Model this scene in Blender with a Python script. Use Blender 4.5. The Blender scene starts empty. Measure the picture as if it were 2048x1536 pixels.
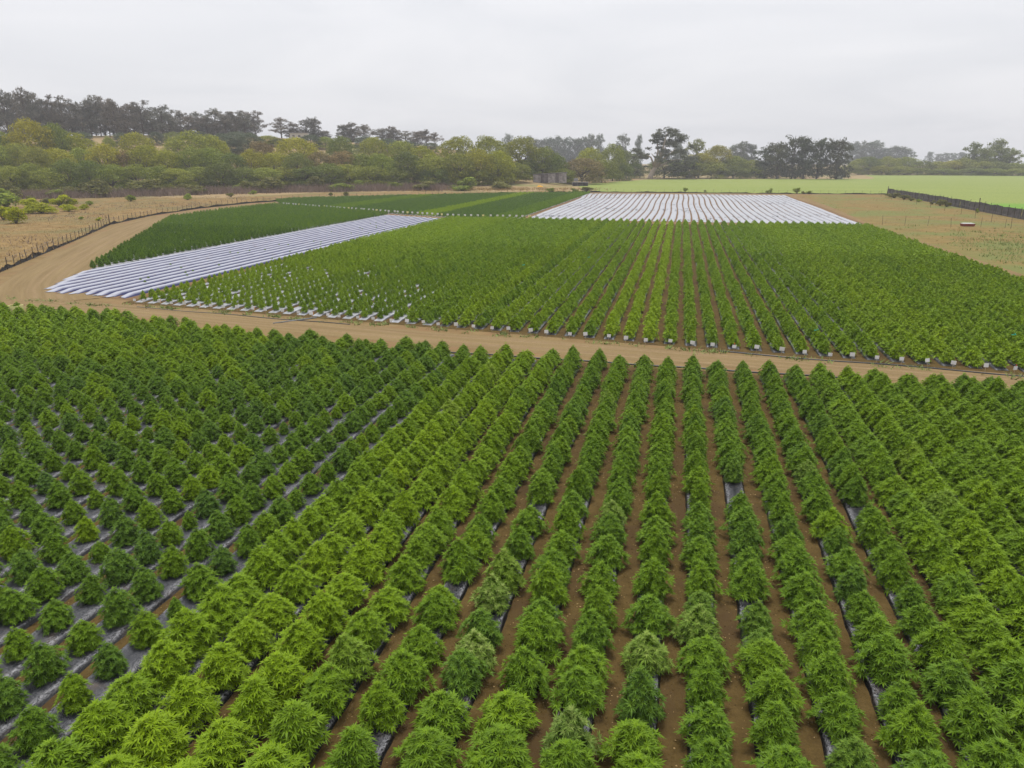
import bpy, bmesh, math, random
import numpy as np
from mathutils import Vector, Matrix

random.seed(11)
rng = np.random.default_rng(11)
scene = bpy.context.scene
COL = scene.collection

# ------------------------------------------------------------------ camera
PITCH, YAW, CAM_H = math.radians(17.4734), math.radians(12.9747), 13.4
cam_data = bpy.data.cameras.new('camera')
cam_data.sensor_width = 36.0
cam_data.lens = 1420.0 / 2048.0 * 36.0
cam_data.clip_start = 0.1
cam_data.clip_end = 9000.0
cam = bpy.data.objects.new('camera', cam_data)
cam.location = (0, 0, CAM_H)
cam.rotation_euler = (math.pi / 2 - PITCH, 0, YAW)
COL.objects.link(cam)
scene.camera = cam
scene.render.resolution_x, scene.render.resolution_y = 1024, 768

# ------------------------------------------------------------------ overcast sky, veiled sun, exposure
SUN_EL, SUN_AZ = math.radians(78), math.radians(-18)      # azimuth from +Y, positive towards +X
world = bpy.data.worlds.new('World')
scene.world = world
world.use_nodes = True
wn, wl = world.node_tree.nodes, world.node_tree.links
wn.clear()
w_out = wn.new('ShaderNodeOutputWorld')
w_bg = wn.new('ShaderNodeBackground')
w_sky = wn.new('ShaderNodeTexSky')
w_sky.sky_type = 'NISHITA'
w_sky.sun_disc = False
w_sky.sun_elevation = SUN_EL
w_sky.sun_rotation = SUN_AZ
w_sky.air_density, w_sky.dust_density, w_sky.ozone_density = 1.0, 4.0, 1.0
w_tc = wn.new('ShaderNodeTexCoord')
w_sep = wn.new('ShaderNodeSeparateXYZ')
wl.new(w_tc.outputs['Generated'], w_sep.inputs[0])
w_mx = wn.new('ShaderNodeMath'); w_mx.operation = 'MAXIMUM'; w_mx.inputs[1].default_value = 0.0
wl.new(w_sep.outputs['Z'], w_mx.inputs[0])
w_add = wn.new('ShaderNodeMath'); w_add.operation = 'ADD'; w_add.inputs[1].default_value = 0.16
wl.new(w_mx.outputs[0], w_add.inputs[0])
w_dx = wn.new('ShaderNodeMath'); w_dx.operation = 'DIVIDE'
w_dy = wn.new('ShaderNodeMath'); w_dy.operation = 'DIVIDE'
wl.new(w_sep.outputs['X'], w_dx.inputs[0]); wl.new(w_add.outputs[0], w_dx.inputs[1])
wl.new(w_sep.outputs['Y'], w_dy.inputs[0]); wl.new(w_add.outputs[0], w_dy.inputs[1])
w_cmb = wn.new('ShaderNodeCombineXYZ')
wl.new(w_dx.outputs[0], w_cmb.inputs[0]); wl.new(w_dy.outputs[0], w_cmb.inputs[1])
w_noise = wn.new('ShaderNodeTexNoise')
w_noise.inputs['Scale'].default_value = 0.8
w_noise.inputs['Detail'].default_value = 7.0
w_noise.inputs['Roughness'].default_value = 0.52
w_noise.inputs['Distortion'].default_value = 0.6
wl.new(w_cmb.outputs[0], w_noise.inputs['Vector'])
w_ramp = wn.new('ShaderNodeValToRGB')
w_ramp.color_ramp.elements[0].position = 0.30
w_ramp.color_ramp.elements[0].color = (0.69, 0.70, 0.735, 1)
w_ramp.color_ramp.elements[1].position = 0.62
w_ramp.color_ramp.elements[1].color = (0.79, 0.79, 0.815, 1)
wl.new(w_noise.outputs['Fac'], w_ramp.inputs[0])
w_scl = wn.new('ShaderNodeMixRGB'); w_scl.blend_type = 'MULTIPLY'; w_scl.inputs[0].default_value = 1.0
w_scl.inputs[2].default_value = (0.10, 0.10, 0.10, 1)
wl.new(w_sky.outputs[0], w_scl.inputs[1])
w_mix = wn.new('ShaderNodeMixRGB')
w_mix.inputs[0].default_value = 0.94                       # share of the cloud deck over the blue sky
wl.new(w_scl.outputs[0], w_mix.inputs[1]); wl.new(w_ramp.outputs[0], w_mix.inputs[2])
w_zen = wn.new('ShaderNodeMath'); w_zen.operation = 'MULTIPLY_ADD'; w_zen.inputs[1].default_value = 0.46; w_zen.inputs[2].default_value = 0.67
wl.new(w_mx.outputs[0], w_zen.inputs[0])                   # an overcast sky is brighter overhead than at the horizon
wl.new(w_zen.outputs[0], w_bg.inputs[1])
wl.new(w_mix.outputs[0], w_bg.inputs[0])
wl.new(w_bg.outputs[0], w_out.inputs[0])

sun_data = bpy.data.lights.new('sun', 'SUN')
sun_data.energy = 1.5
sun_data.angle = math.radians(14)
sun_data.color = (1.0, 0.96, 0.9)
sun = bpy.data.objects.new('sun', sun_data)
sd = Vector((math.sin(SUN_AZ) * math.cos(SUN_EL), math.cos(SUN_AZ) * math.cos(SUN_EL), math.sin(SUN_EL)))
sun.rotation_euler = sd.to_track_quat('Z', 'Y').to_euler()
sun.location = sd * 100
COL.objects.link(sun)

vs = scene.view_settings
vs.view_transform = 'Standard'; vs.look = 'None'; vs.exposure = 0.70; vs.gamma = 1.0; vs.use_curve_mapping = False
scene.cycles.max_bounces = 5
scene.cycles.diffuse_bounces = 3
scene.cycles.use_denoising = True

# ------------------------------------------------------------------ helpers
def tag(o, label=None, cat=None, group=None, kind=None):
    if label: o['label'] = label
    if cat: o['category'] = cat
    if group: o['group'] = group
    if kind: o['kind'] = kind
    return o

def empty(name, loc, rz=0.0, scl=None):
    o = bpy.data.objects.new(name, None)
    o.empty_display_size = 0.2
    o.location = loc
    o.rotation_euler = (0, 0, rz)
    if scl: o.scale = scl
    COL.objects.link(o)
    return o

def put(name, me, parent=None, loc=(0, 0, 0), rot=(0, 0, 0), scl=(1, 1, 1)):
    o = bpy.data.objects.new(name, me)
    o.location, o.rotation_euler, o.scale = loc, rot, scl
    COL.objects.link(o)
    if parent: o.parent = parent
    return o

def mesh(name, verts, faces, mat=None, smooth=False):
    me = bpy.data.meshes.new(name)
    me.from_pydata([tuple(v) for v in verts], [], [tuple(f) for f in faces])
    if mat: me.materials.append(mat)
    if smooth: me.polygons.foreach_set('use_smooth', [True] * len(me.polygons))
    me.update()
    return me

class MB:
    """collects simple shapes into one mesh"""
    def __init__(s): s.v, s.f = [], []
    def add(s, v, f):
        n = len(s.v); s.v += [tuple(p) for p in v]; s.f += [tuple(i + n for i in q) for q in f]; return s
    def box(s, c, d, rz=0.0, taper=1.0):
        x, y, z = d[0] / 2, d[1] / 2, d[2] / 2
        P = [(-x, -y, -z), (x, -y, -z), (x, y, -z), (-x, y, -z), (-x * taper, -y * taper, z), (x * taper, -y * taper, z), (x * taper, y * taper, z), (-x * taper, y * taper, z)]
        co, si = math.cos(rz), math.sin(rz)
        P = [(c[0] + p[0] * co - p[1] * si, c[1] + p[0] * si + p[1] * co, c[2] + p[2]) for p in P]
        return s.add(P, [(3, 2, 1, 0), (4, 5, 6, 7), (0, 1, 5, 4), (1, 2, 6, 5), (2, 3, 7, 6), (3, 0, 4, 7)])
    def tube(s, pts, radii, n=6):
        pts = [Vector(p) for p in pts]
        V, F = [], []
        for i, p in enumerate(pts):
            d = (pts[min(i + 1, len(pts) - 1)] - pts[max(i - 1, 0)]).normalized()
            a = d.cross(Vector((0, 0, 1)))
            if a.length < 0.05: a = d.cross(Vector((0, 1, 0)))
            a.normalize(); b = d.cross(a)
            r = radii[i] if hasattr(radii, '__len__') else radii
            for k in range(n):
                t = 2 * math.pi * k / n
                V.append(p + (a * math.cos(t) + b * math.sin(t)) * r)
        for i in range(len(pts) - 1):
            for k in range(n):
                F.append((i * n + k, i * n + (k + 1) % n, (i + 1) * n + (k + 1) % n, (i + 1) * n + k))
        F.append(tuple(range(n))[::-1]); F.append(tuple(range((len(pts) - 1) * n, len(pts) * n)))
        return s.add(V, F)
    def mesh(s, name, mat, smooth=False): return mesh(name, s.v, s.f, mat, smooth)

def sstep(a, b, x):
    t = min(1.0, max(0.0, (x - a) / (b - a))); return t * t * (3 - 2 * t)
def interp(T, a):
    if a <= T[0][0]: return T[0][1]
    for (p, q), (r, s) in zip(T, T[1:]):
        if a <= r: return q + (s - q) * (a - p) / (r - p)
    return T[-1][1]
HILL = [(-60, 28), (-34, 28), (-26, 30.5), (-19, 30.5), (-12, 26.5), (-6, 24), (0, 13), (4, 7), (10, 4), (60, 4)]
def hf(X, Y):
    """height of the land: flat farm, a dry hill rising behind the thicket on the left"""
    if Y <= 0: return 0.0
    D = math.hypot(X, Y); a = math.degrees(math.atan2(X, Y) + YAW)
    return interp(HILL, a) * sstep(335, 590, D) * (1 if a < 3 else sstep(860, 1100, D))
FWD = np.array([-math.sin(YAW) * math.cos(PITCH), math.cos(YAW) * math.cos(PITCH), -math.sin(PITCH)])
RGT = np.array([math.cos(YAW), math.sin(YAW), 0.0]); UPV = np.cross(RGT, FWD)
def in_frame(x, y, z):
    """where a point falls in the picture (used only to leave out what is never seen and to count rows for the labels)"""
    q = np.array([x, y, z - CAM_H]); d = q @ FWD
    if d < 1: return (-9e9, -9e9, 1)
    return 1024 + 1420 * (q @ RGT) / d, 768 - 1420 * (q @ UPV) / d, d
ONES = 'zeroth first second third fourth fifth sixth seventh eighth ninth tenth eleventh twelfth thirteenth fourteenth fifteenth sixteenth seventeenth eighteenth nineteenth'.split()
TENS = {20: 'twent', 30: 'thirt', 40: 'fort', 50: 'fift', 60: 'sixt', 70: 'sevent'}
def nth(n):
    if n < 20: return ONES[n]
    t = TENS[n // 10 * 10]
    return t + 'ieth' if n % 10 == 0 else t + 'y-' + ONES[n % 10]

# ------------------------------------------------------------------ materials
def new_mat(name):
    m = bpy.data.materials.new(name); m.use_nodes = True
    nt = m.node_tree; nt.nodes.clear()
    out = nt.nodes.new('ShaderNodeOutputMaterial')
    return m, nt.nodes, nt.links, out
def mixrgb(N, L, fac, a, b, mode='MIX'):
    n = N.new('ShaderNodeMixRGB'); n.blend_type = mode
    for i, v in ((0, fac), (1, a), (2, b)):
        if isinstance(v, (int, float)): n.inputs[i].default_value = v
        elif isinstance(v, tuple): n.inputs[i].default_value = (*v, 1) if len(v) == 3 else v
        else: L.new(v, n.inputs[i])
    return n.outputs[0]
def ramp(N, L, src, stops):
    n = N.new('ShaderNodeValToRGB'); e = n.color_ramp.elements
    while len(e) < len(stops): e.new(0.5)
    for el, (p, c) in zip(e, stops): el.position = p; el.color = (*c, 1) if len(c) == 3 else c
    L.new(src, n.inputs[0]); return n.outputs[0]
def noise(N, L, scale, detail=4, rough=0.55, vec=None, stretch=None, dist=0.0):
    n = N.new('ShaderNodeTexNoise'); n.inputs['Scale'].default_value = scale
    n.inputs['Detail'].default_value = detail; n.inputs['Roughness'].default_value = rough; n.inputs['Distortion'].default_value = dist
    if vec is None: vec = N.new('ShaderNodeTexCoord').outputs['Object']
    if stretch:
        mp = N.new('ShaderNodeMapping'); mp.inputs['Scale'].default_value = stretch[:3]
        if len(stretch) > 3: mp.inputs['Rotation'].default_value = (0, 0, stretch[3])
        L.new(vec, mp.inputs['Vector']); vec = mp.outputs[0]
    L.new(vec, n.inputs['Vector']); return n.outputs['Fac']
def principled(N, L, out, col, rough=0.9, spec=0.2, bump=None, bstr=0.3, bdist=0.05, **kw):
    p = N.new('ShaderNodeBsdfPrincipled')
    if isinstance(col, tuple): p.inputs['Base Color'].default_value = (*col, 1)
    else: L.new(col, p.inputs['Base Color'])
    if isinstance(rough, (int, float)): p.inputs['Roughness'].default_value = rough
    else: L.new(rough, p.inputs['Roughness'])
    p.inputs['Specular IOR Level'].default_value = spec
    for k, v in kw.items(): p.inputs[k].default_value = v
    if bump is not None:
        b = N.new('ShaderNodeBump'); b.inputs['Strength'].default_value = bstr; b.inputs['Distance'].default_value = bdist
        L.new(bump, b.inputs['Height']); L.new(b.outputs[0], p.inputs['Normal'])
    L.new(p.outputs[0], out.inputs[0]); return p

def simple(name, col, rough=0.7, spec=0.3, vary=0.25, scale=3.0, **kw):
    m, N, L, out = new_mat(name)
    f = noise(N, L, scale, 5, 0.6)
    c = ramp(N, L, f, [(0.3, tuple(v * (1 - vary) for v in col)), (0.7, tuple(min(1, v * (1 + vary)) for v in col))])
    principled(N, L, out, c, rough, spec, bump=f, bstr=0.15, bdist=0.02, **kw)
    return m

def soil(name, lo, hi, scale=1.2, fine=14.0, stretch=None, bstr=0.5, bdist=0.05, patch=None, patch_scale=0.05, patch_at=(0.5, 0.62), uv=False):
    m, N, L, out = new_mat(name)
    vec = N.new('ShaderNodeTexCoord').outputs['UV'] if uv else None
    a = noise(N, L, scale, 6, 0.62, vec=vec, stretch=stretch)
    b = noise(N, L, fine, 5, 0.65, vec=vec)
    s = mixrgb(N, L, 0.45, a, b)
    c = ramp(N, L, s, [(0.33, lo), (0.66, hi)])
    if patch:
        q = noise(N, L, patch_scale, 5, 0.6, vec=vec, dist=0.4)
        c = mixrgb(N, L, ramp(N, L, q, [(patch_at[0], (0, 0, 0)), (patch_at[1], (1, 1, 1))]), c, patch)
    principled(N, L, out, c, 0.95, 0.1, bump=s, bstr=bstr, bdist=bdist)
    return m

M = {}
M['ground'] = soil('dry_ground', (0.20, 0.14, 0.07), (0.34, 0.25, 0.13), 0.35, 3.0, patch=(0.19, 0.18, 0.07), patch_scale=0.03)
M['meadow'] = soil('dry_meadow', (0.115, 0.068, 0.026), (0.29, 0.20, 0.08), 0.14, 0.9, stretch=(1, 2.0, 1), patch=(0.15, 0.125, 0.05), patch_scale=0.055, patch_at=(0.46, 0.62), bdist=0.2)
M['earth'] = soil('packed_earth', (0.142, 0.094, 0.040), (0.24, 0.17, 0.078), 0.5, 6.0, patch=(0.20, 0.12, 0.06), patch_scale=0.12)
M['track'] = soil('wheel_track', (0.138, 0.093, 0.042), (0.245, 0.178, 0.086), 0.9, 9.0, stretch=(0.06, 1.6, 1), bstr=0.7, bdist=0.06, uv=True)
_m = M['track']; _N, _L = _m.node_tree.nodes, _m.node_tree.links
_p = next(n for n in _N if n.type == 'BSDF_PRINCIPLED'); _src = _p.inputs['Base Color'].links[0].from_socket
_a = _N.new('ShaderNodeAttribute'); _a.attribute_name = 'rut'
_L.new(mixrgb(_N, _L, _a.outputs['Fac'], _src, mixrgb(_N, _L, noise(_N, _L, 2.5, 4), (0.135, 0.082, 0.042), (0.36, 0.26, 0.155))), _p.inputs['Base Color'])
M['furrow'] = soil('furrow_soil', (0.056, 0.036, 0.011), (0.125, 0.083, 0.029), 1.6, 22.0, bstr=0.8, bdist=0.05, patch=(0.072, 0.045, 0.019), patch_scale=0.3)
M['furrow_far'] = soil('far_furrow_soil', (0.12, 0.072, 0.034), (0.20, 0.125, 0.064), 1.0, 10.0)
M['dry_plot'] = soil('weedy_fallow', (0.120, 0.078, 0.026), (0.25, 0.182, 0.064), 0.3, 2.2, stretch=(0.7, 1.6, 1), patch=(0.14, 0.15, 0.045), patch_scale=0.06, patch_at=(0.44, 0.60), bdist=0.15)
def crop_mat():
    m, N, L, out = new_mat('low_green_crop')
    a = noise(N, L, 0.03, 6, 0.65, stretch=(0.35, 1.0, 1)); b = noise(N, L, 1.3, 5, 0.7, stretch=(1.0, 0.35, 1))
    c = mixrgb(N, L, 0.55, ramp(N, L, a, [(0.35, (0.155, 0.20, 0.040)), (0.65, (0.215, 0.245, 0.060))]), ramp(N, L, b, [(0.35, (0.11, 0.17, 0.03)), (0.65, (0.30, 0.325, 0.10))]))
    sx = N.new('ShaderNodeSeparateXYZ'); L.new(N.new('ShaderNodeTexCoord').outputs['Object'], sx.inputs[0])
    near = N.new('ShaderNodeMapRange'); near.inputs[1].default_value = 262; near.inputs[2].default_value = 274; near.inputs[3].default_value = 1; near.inputs[4].default_value = 0
    L.new(sx.outputs[1], near.inputs[0])
    c = mixrgb(N, L, near.outputs[0], c, mixrgb(N, L, b, (0.08, 0.19, 0.02), (0.19, 0.32, 0.05)))
    principled(N, L, out, c, 0.9, 0.1, bump=b, bstr=0.8, bdist=0.3)
    return m
M['crop'] = crop_mat()

def film(name, top, side, rough, painted_sheen=0.0, torn=0.0, spec=0.5):
    """mulch film: the colour of its top and of its buried edges, wrinkled, dusted with soil"""
    m, N, L, out = new_mat(name)
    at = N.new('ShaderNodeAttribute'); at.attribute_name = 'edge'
    w = noise(N, L, 2.2, 6, 0.65, stretch=(1, 0.45, 1), dist=1.2)
    fine = noise(N, L, 9.0, 5, 0.65, stretch=(1, 0.6, 1), dist=2.0)
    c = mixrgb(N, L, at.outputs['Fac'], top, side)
    dust = ramp(N, L, noise(N, L, 1.1, 6, 0.7), [(0.55, (0, 0, 0)), (0.78, (0.55, 0.55, 0.55))])
    c = mixrgb(N, L, dust, c, (0.16, 0.105, 0.06))
    if painted_sheen:  # reflection along the bed shoulder, painted into the colour as a broken pale line
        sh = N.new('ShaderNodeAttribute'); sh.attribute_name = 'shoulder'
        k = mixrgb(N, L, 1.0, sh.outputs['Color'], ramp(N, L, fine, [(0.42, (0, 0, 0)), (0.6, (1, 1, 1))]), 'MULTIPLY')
        c = mixrgb(N, L, k, c, (painted_sheen, painted_sheen, painted_sheen * 1.06))
    if torn:
        h = noise(N, L, 1.0, 5, 0.7, stretch=(1.2, 0.22, 1))
        big = noise(N, L, 0.045, 2, 0.5)
        t = mixrgb(N, L, 1.0, ramp(N, L, h, [(torn, (0, 0, 0)), (torn + 0.03, (1, 1, 1))]), ramp(N, L, big, [(0.47, (0, 0, 0)), (0.6, (1, 1, 1))]), 'MULTIPLY')
        c = mixrgb(N, L, t, c, (0.03, 0.03, 0.035))
    r = ramp(N, L, w, [(0.3, (rough - 0.08,) * 3), (0.7, (rough + 0.15,) * 3)])
    principled(N, L, out, c, r, spec, bump=mixrgb(N, L, 0.4, w, fine), bstr=0.9, bdist=0.05)
    return m
M['film_black'] = film('black_mulch_film', (0.018, 0.019, 0.022), (0.006, 0.006, 0.007), 0.30, painted_sheen=0.28, spec=0.28)
M['film_silver'] = film('dusty_silver_mulch_film', (0.034, 0.036, 0.043), (0.010, 0.010, 0.012), 0.30, painted_sheen=0.26, spec=0.38)
M['film_grey'] = film('grey_mulch_film', (0.27, 0.28, 0.30), (0.02, 0.02, 0.024), 0.32, painted_sheen=0.6)
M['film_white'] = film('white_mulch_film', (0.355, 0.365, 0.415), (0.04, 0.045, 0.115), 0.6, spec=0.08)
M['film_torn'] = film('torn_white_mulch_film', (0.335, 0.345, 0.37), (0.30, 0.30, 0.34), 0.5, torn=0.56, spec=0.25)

def leaf_mat():
    """crop leaves: tint 0 deep green .. 1 yellow green, pale 0..1 bleached tips; young shoot tips are yellower"""
    m, N, L, out = new_mat('crop_leaf')
    t = N.new('ShaderNodeAttribute'); t.attribute_type = 'INSTANCER'; t.attribute_name = 'tint'
    p = N.new('ShaderNodeAttribute'); p.attribute_type = 'INSTANCER'; p.attribute_name = 'pale'
    y = N.new('ShaderNodeAttribute'); y.attribute_name = 'young'
    g = N.new('ShaderNodeNewGeometry')
    base = ramp(N, L, t.outputs['Fac'], [(0.0, (0.053, 0.112, 0.027)), (0.35, (0.086, 0.165, 0.010)), (0.65, (0.136, 0.226, 0.005)), (1.0, (0.195, 0.290, 0.004))])
    isl = ramp(N, L, g.outputs['Random Per Island'], [(0.0, (0.84, 0.86, 0.9)), (0.5, (1, 1, 1)), (1.0, (1.16, 1.13, 1.1))])
    c = mixrgb(N, L, 1.0, base, isl, 'MULTIPLY')
    yc = mixrgb(N, L, 0.5, mixrgb(N, L, 1.0, c, (2.0, 1.7, 1.2), 'MULTIPLY'), (0.24, 0.39, 0.02))
    c = mixrgb(N, L, y.outputs['Fac'], c, yc)
    pk = N.new('ShaderNodeMath'); pk.operation = 'MULTIPLY'
    L.new(p.outputs['Fac'], pk.inputs[0]); L.new(y.outputs['Fac'], pk.inputs[1])
    pa = N.new('ShaderNodeMath'); pa.operation = 'MULTIPLY_ADD'; pa.inputs[1].default_value = 0.85
    L.new(pk.outputs[0], pa.inputs[0])
    pb = N.new('ShaderNodeMath'); pb.operation = 'MULTIPLY'; pb.inputs[1].default_value = 0.06
    L.new(p.outputs['Fac'], pb.inputs[0]); L.new(pb.outputs[0], pa.inputs[2])
    c = mixrgb(N, L, pa.outputs[0], c, (0.44, 0.46, 0.20))
    b = N.new('ShaderNodeBsdfPrincipled'); L.new(c, b.inputs['Base Color'])
    b.inputs['Roughness'].default_value = 0.5; b.inputs['Specular IOR Level'].default_value = 0.16
    tr = N.new('ShaderNodeBsdfTranslucent'); L.new(mixrgb(N, L, 1.0, c, (1.25, 1.2, 0.6), 'MULTIPLY'), tr.inputs[0])
    mx = N.new('ShaderNodeMixShader'); mx.inputs[0].default_value = 0.16
    L.new(b.outputs[0], mx.inputs[1]); L.new(tr.outputs[0], mx.inputs[2]); L.new(mx.outputs[0], out.inputs[0])
    return m
M['leaf'] = leaf_mat()
M['stem'] = simple('green_stem', (0.10, 0.13, 0.035), 0.7, 0.2)
def tree_leaf(name, trans=0.35):
    m, N, L, out = new_mat(name)
    oi = N.new('ShaderNodeObjectInfo'); g = N.new('ShaderNodeNewGeometry')
    isl = ramp(N, L, g.outputs['Random Per Island'], [(0.0, (0.62, 0.66, 0.7)), (0.6, (1, 1, 1)), (1.0, (1.5, 1.4, 1.25))])
    c = mixrgb(N, L, 1.0, oi.outputs['Color'], isl, 'MULTIPLY')
    b = N.new('ShaderNodeBsdfPrincipled'); L.new(c, b.inputs['Base Color']); b.inputs['Roughness'].default_value = 0.65; b.inputs['Specular IOR Level'].default_value = 0.15
    tr = N.new('ShaderNodeBsdfTranslucent'); L.new(c, tr.inputs[0])
    mx = N.new('ShaderNodeMixShader'); mx.inputs[0].default_value = trans
    L.new(b.outputs[0], mx.inputs[1]); L.new(tr.outputs[0], mx.inputs[2]); L.new(mx.outputs[0], out.inputs[0])
    return m
M['tree_leaf'] = tree_leaf('tree_leaf')
M['bark'] = simple('bark', (0.12, 0.095, 0.075), 0.9, 0.1, 0.4, 0.8)
M['bark_pale'] = simple('pale_bark', (0.34, 0.28, 0.22), 0.85, 0.1, 0.35, 0.6)
M['steel'] = simple('rusty_post_steel', (0.06, 0.045, 0.04), 0.7, 0.3)
M['wire'] = simple('fence_wire', (0.16, 0.15, 0.14), 0.5, 0.4)
M['silt'] = simple('black_silt_fabric', (0.022, 0.022, 0.025), 0.6, 0.35, 0.4, 1.5)
M['windbreak'] = simple('grey_windbreak_fabric', (0.085, 0.078, 0.078), 0.85, 0.15, 0.45, 0.9)
M['white_board'] = simple('white_sign_board', (0.62, 0.62, 0.62), 0.6, 0.2, 0.08, 4)
M['stake'] = simple('wooden_stake', (0.32, 0.25, 0.16), 0.8, 0.2)
M['red'] = simple('red_flagging', (0.60, 0.06, 0.04), 0.6, 0.2, 0.1)
M['orange'] = simple('orange_marker', (0.75, 0.25, 0.03), 0.6, 0.2, 0.1)
M['hose'] = simple('dark_hose', (0.03, 0.032, 0.04), 0.4, 0.5)
M['pipe'] = simple('grey_pipe', (0.16, 0.17, 0.18), 0.45, 0.4)
M['pvc'] = simple('white_plastic', (0.50, 0.50, 0.48), 0.4, 0.4, 0.05)
M['old_wood'] = simple('weathered_boards', (0.27, 0.245, 0.24), 0.9, 0.1, 0.5, 0.7)
M['old_wood_dark'] = simple('dark_weathered_boards', (0.10, 0.085, 0.088), 0.9, 0.1, 0.5, 0.7)
M['tin'] = simple('dull_tin_roof', (0.27, 0.26, 0.27), 0.6, 0.3, 0.35, 0.5)
M['teal'] = simple('teal_ribbon', (0.02, 0.40, 0.30), 0.5, 0.3, 0.1)
M['cream'] = simple('pale_yellow_plastic', (0.72, 0.66, 0.30), 0.5, 0.3, 0.1)
M['rust'] = simple('red_brown_paint', (0.20, 0.045, 0.03), 0.7, 0.2, 0.3)
M['wall_pale'] = simple('pale_wall', (0.45, 0.42, 0.36), 0.8, 0.2, 0.15)
M['yellow'] = simple('yellow_plastic', (0.80, 0.42, 0.03), 0.5, 0.3, 0.1)
M['black'] = simple('black_rubber', (0.02, 0.02, 0.02), 0.7, 0.2)
M['dead'] = simple('dead_brush', (0.21, 0.155, 0.12), 0.95, 0.05, 0.35, 0.4)
M['straw'] = simple('dry_straw', (0.36, 0.25, 0.115), 0.9, 0.1, 0.35, 0.6)
M['weed'] = simple('weed_leaf', (0.17, 0.22, 0.06), 0.7, 0.2, 0.4, 0.8)

# ================================================================== THE SETTING
# one sheet of land out to the misty horizon
gx = np.unique(np.concatenate([np.arange(-1500, -600, 45), np.arange(-600, 700, 18), np.arange(700, 1501, 45)]))
gy = np.unique(np.concatenate([np.arange(-240, 300, 60), np.arange(300, 800, 16), np.arange(800, 2190, 50)]))
gv = [(x, y, hf(x, y)) for y in gy for x in gx]
nx = len(gx)
gf = [(j * nx + i, j * nx + i + 1, (j + 1) * nx + i + 1, (j + 1) * nx + i) for j in range(len(gy) - 1) for i in range(nx - 1)]
tag(put('ground', mesh('ground', gv, gf, M['ground'], True)), 'dry ground running out to the misty horizon', kind='structure')

def sheet(name, poly, z, mat, parent=None, kind='structure', label=None):
    me = mesh(name, [(x, y, z) for x, y in poly], [tuple(range(len(poly)))], mat)
    o = put(name, me, parent)
    if not parent: tag(o, label, kind=kind)
    return o

FENCE_L = [(-52, 22), (-70, 51.5), (-82.6, 72.5), (-103, 106), (-120.8, 134.2), (-131, 160), (-137, 188), (-138, 216), (-132, 240), (-110, 268), (-74, 301), (-35, 324)]
FENCE_B = [(-35, 324), (10, 326), (50, 327), (83, 331)]
sheet('meadow', [(-330, 40), (-70, 40)] + FENCE_L[1:] + [(-60, 345), (-110, 340), (-170, 322), (-230, 262), (-300, 180)], 0.006, M['meadow'], label='dry golden meadow outside the wire fence')
sheet('farmyard', [(-52, 5), (60, 5), (110, 60), (110, 120), (83, 331)] + FENCE_B[::-1][1:] + FENCE_L[::-1][1:], 0.010, M['earth'], label='bare packed brown earth between the planted plots')
sheet('fallow_plot', [(42, 70), (110, 60), (96, 200), (84, 330), (46, 318), (44.5, 240), (41, 168)], 0.014, M['dry_plot'], label='fallow brown plot with dry weeds inside the windbreak')
green = [(90, 150), (420, 150), (1100, 900), (520, 852), (322, 818), (240, 812), (176, 800), (150, 640), (140, 612), (60, 590), (-24, 560), (-40, 500), (-58, 430), (-52, 382), (-36, 335), (-33, 329), (83.6, 335), (86.5, 240)]
sheet('crop_field', green, 0.012, M['crop'], label='pale green crop field stretching to the tree line')

def strip(name, path, w, z, mat, label, seg=3.0):
    P = [Vector((*path[0], 0))]
    for a, b in zip(path, path[1:]):
        a, b = Vector((*a, 0)), Vector((*b, 0)); n = max(1, int((b - a).length / seg))
        P += [a.lerp(b, k / n) for k in range(1, n + 1)]
    V, F, UV, RT, s, NC = [], [], [], [], 0.0, 33
    for i, p in enumerate(P):
        d = (P[min(i + 1, len(P) - 1)] - P[max(i - 1, 0)]).normalized(); t = Vector((-d.y, d.x, 0))
        if i: s += (p - P[i - 1]).length
        ww = w[0] + (w[1] - w[0]) * i / (len(P) - 1)
        for k in range(NC):
            v = ww * (k / (NC - 1) - 0.5); q = p + t * v * (1 + 0.05 * math.sin(i * 1.7 + k))
            r = 0.0
            for c, amp in ((-.95, 1), (.75, 1), (-.3, .5), (1.5, .55), (-1.9, .4)):      # wheel ruts, wandering a little
                r += amp * math.exp(-((v - c - .22 * math.sin(s * .09 + c * 3)) / .17) ** 2)
            edge = min(1.0, (ww / 2 - abs(v)) / .6)
            V.append((q.x, q.y, z + .03 * edge - .035 * min(1, r) * edge + random.gauss(0, .006))); UV.append((s, v)); RT.append(min(1, r) * .55 * max(0, edge))
    for i in range(len(P) - 1):
        for k in range(NC - 1): F.append((i * NC + k, i * NC + k + 1, (i + 1) * NC + k + 1, (i + 1) * NC + k))
    me = mesh(name, V, F, mat, True); uv = me.uv_layers.new(name='UVMap')
    me.attributes.new('rut', 'FLOAT', 'POINT').data.foreach_set('value', RT)
    for lp in me.loops: uv.data[lp.index].uv = UV[lp.vertex_index]
    return tag(put(name, me), label, kind='structure')
def smooth_path(P, it=2):
    for _ in range(it):
        Q = [P[0]]
        for a, b in zip(P, P[1:]): Q += [(a[0] * .75 + b[0] * .25, a[1] * .75 + b[1] * .25), (a[0] * .25 + b[0] * .75, a[1] * .25 + b[1] * .75)]
        P = Q + [P[-1]]
    return P
strip('track', [(-72, 57.6), (-48, 55.6), (-20, 51.9), (5, 50.2), (30, 48.4), (60, 46.6)], (4.6, 3.4), 0.016, M['track'], 'dirt wheel track crossing between the near and middle crops')
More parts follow.
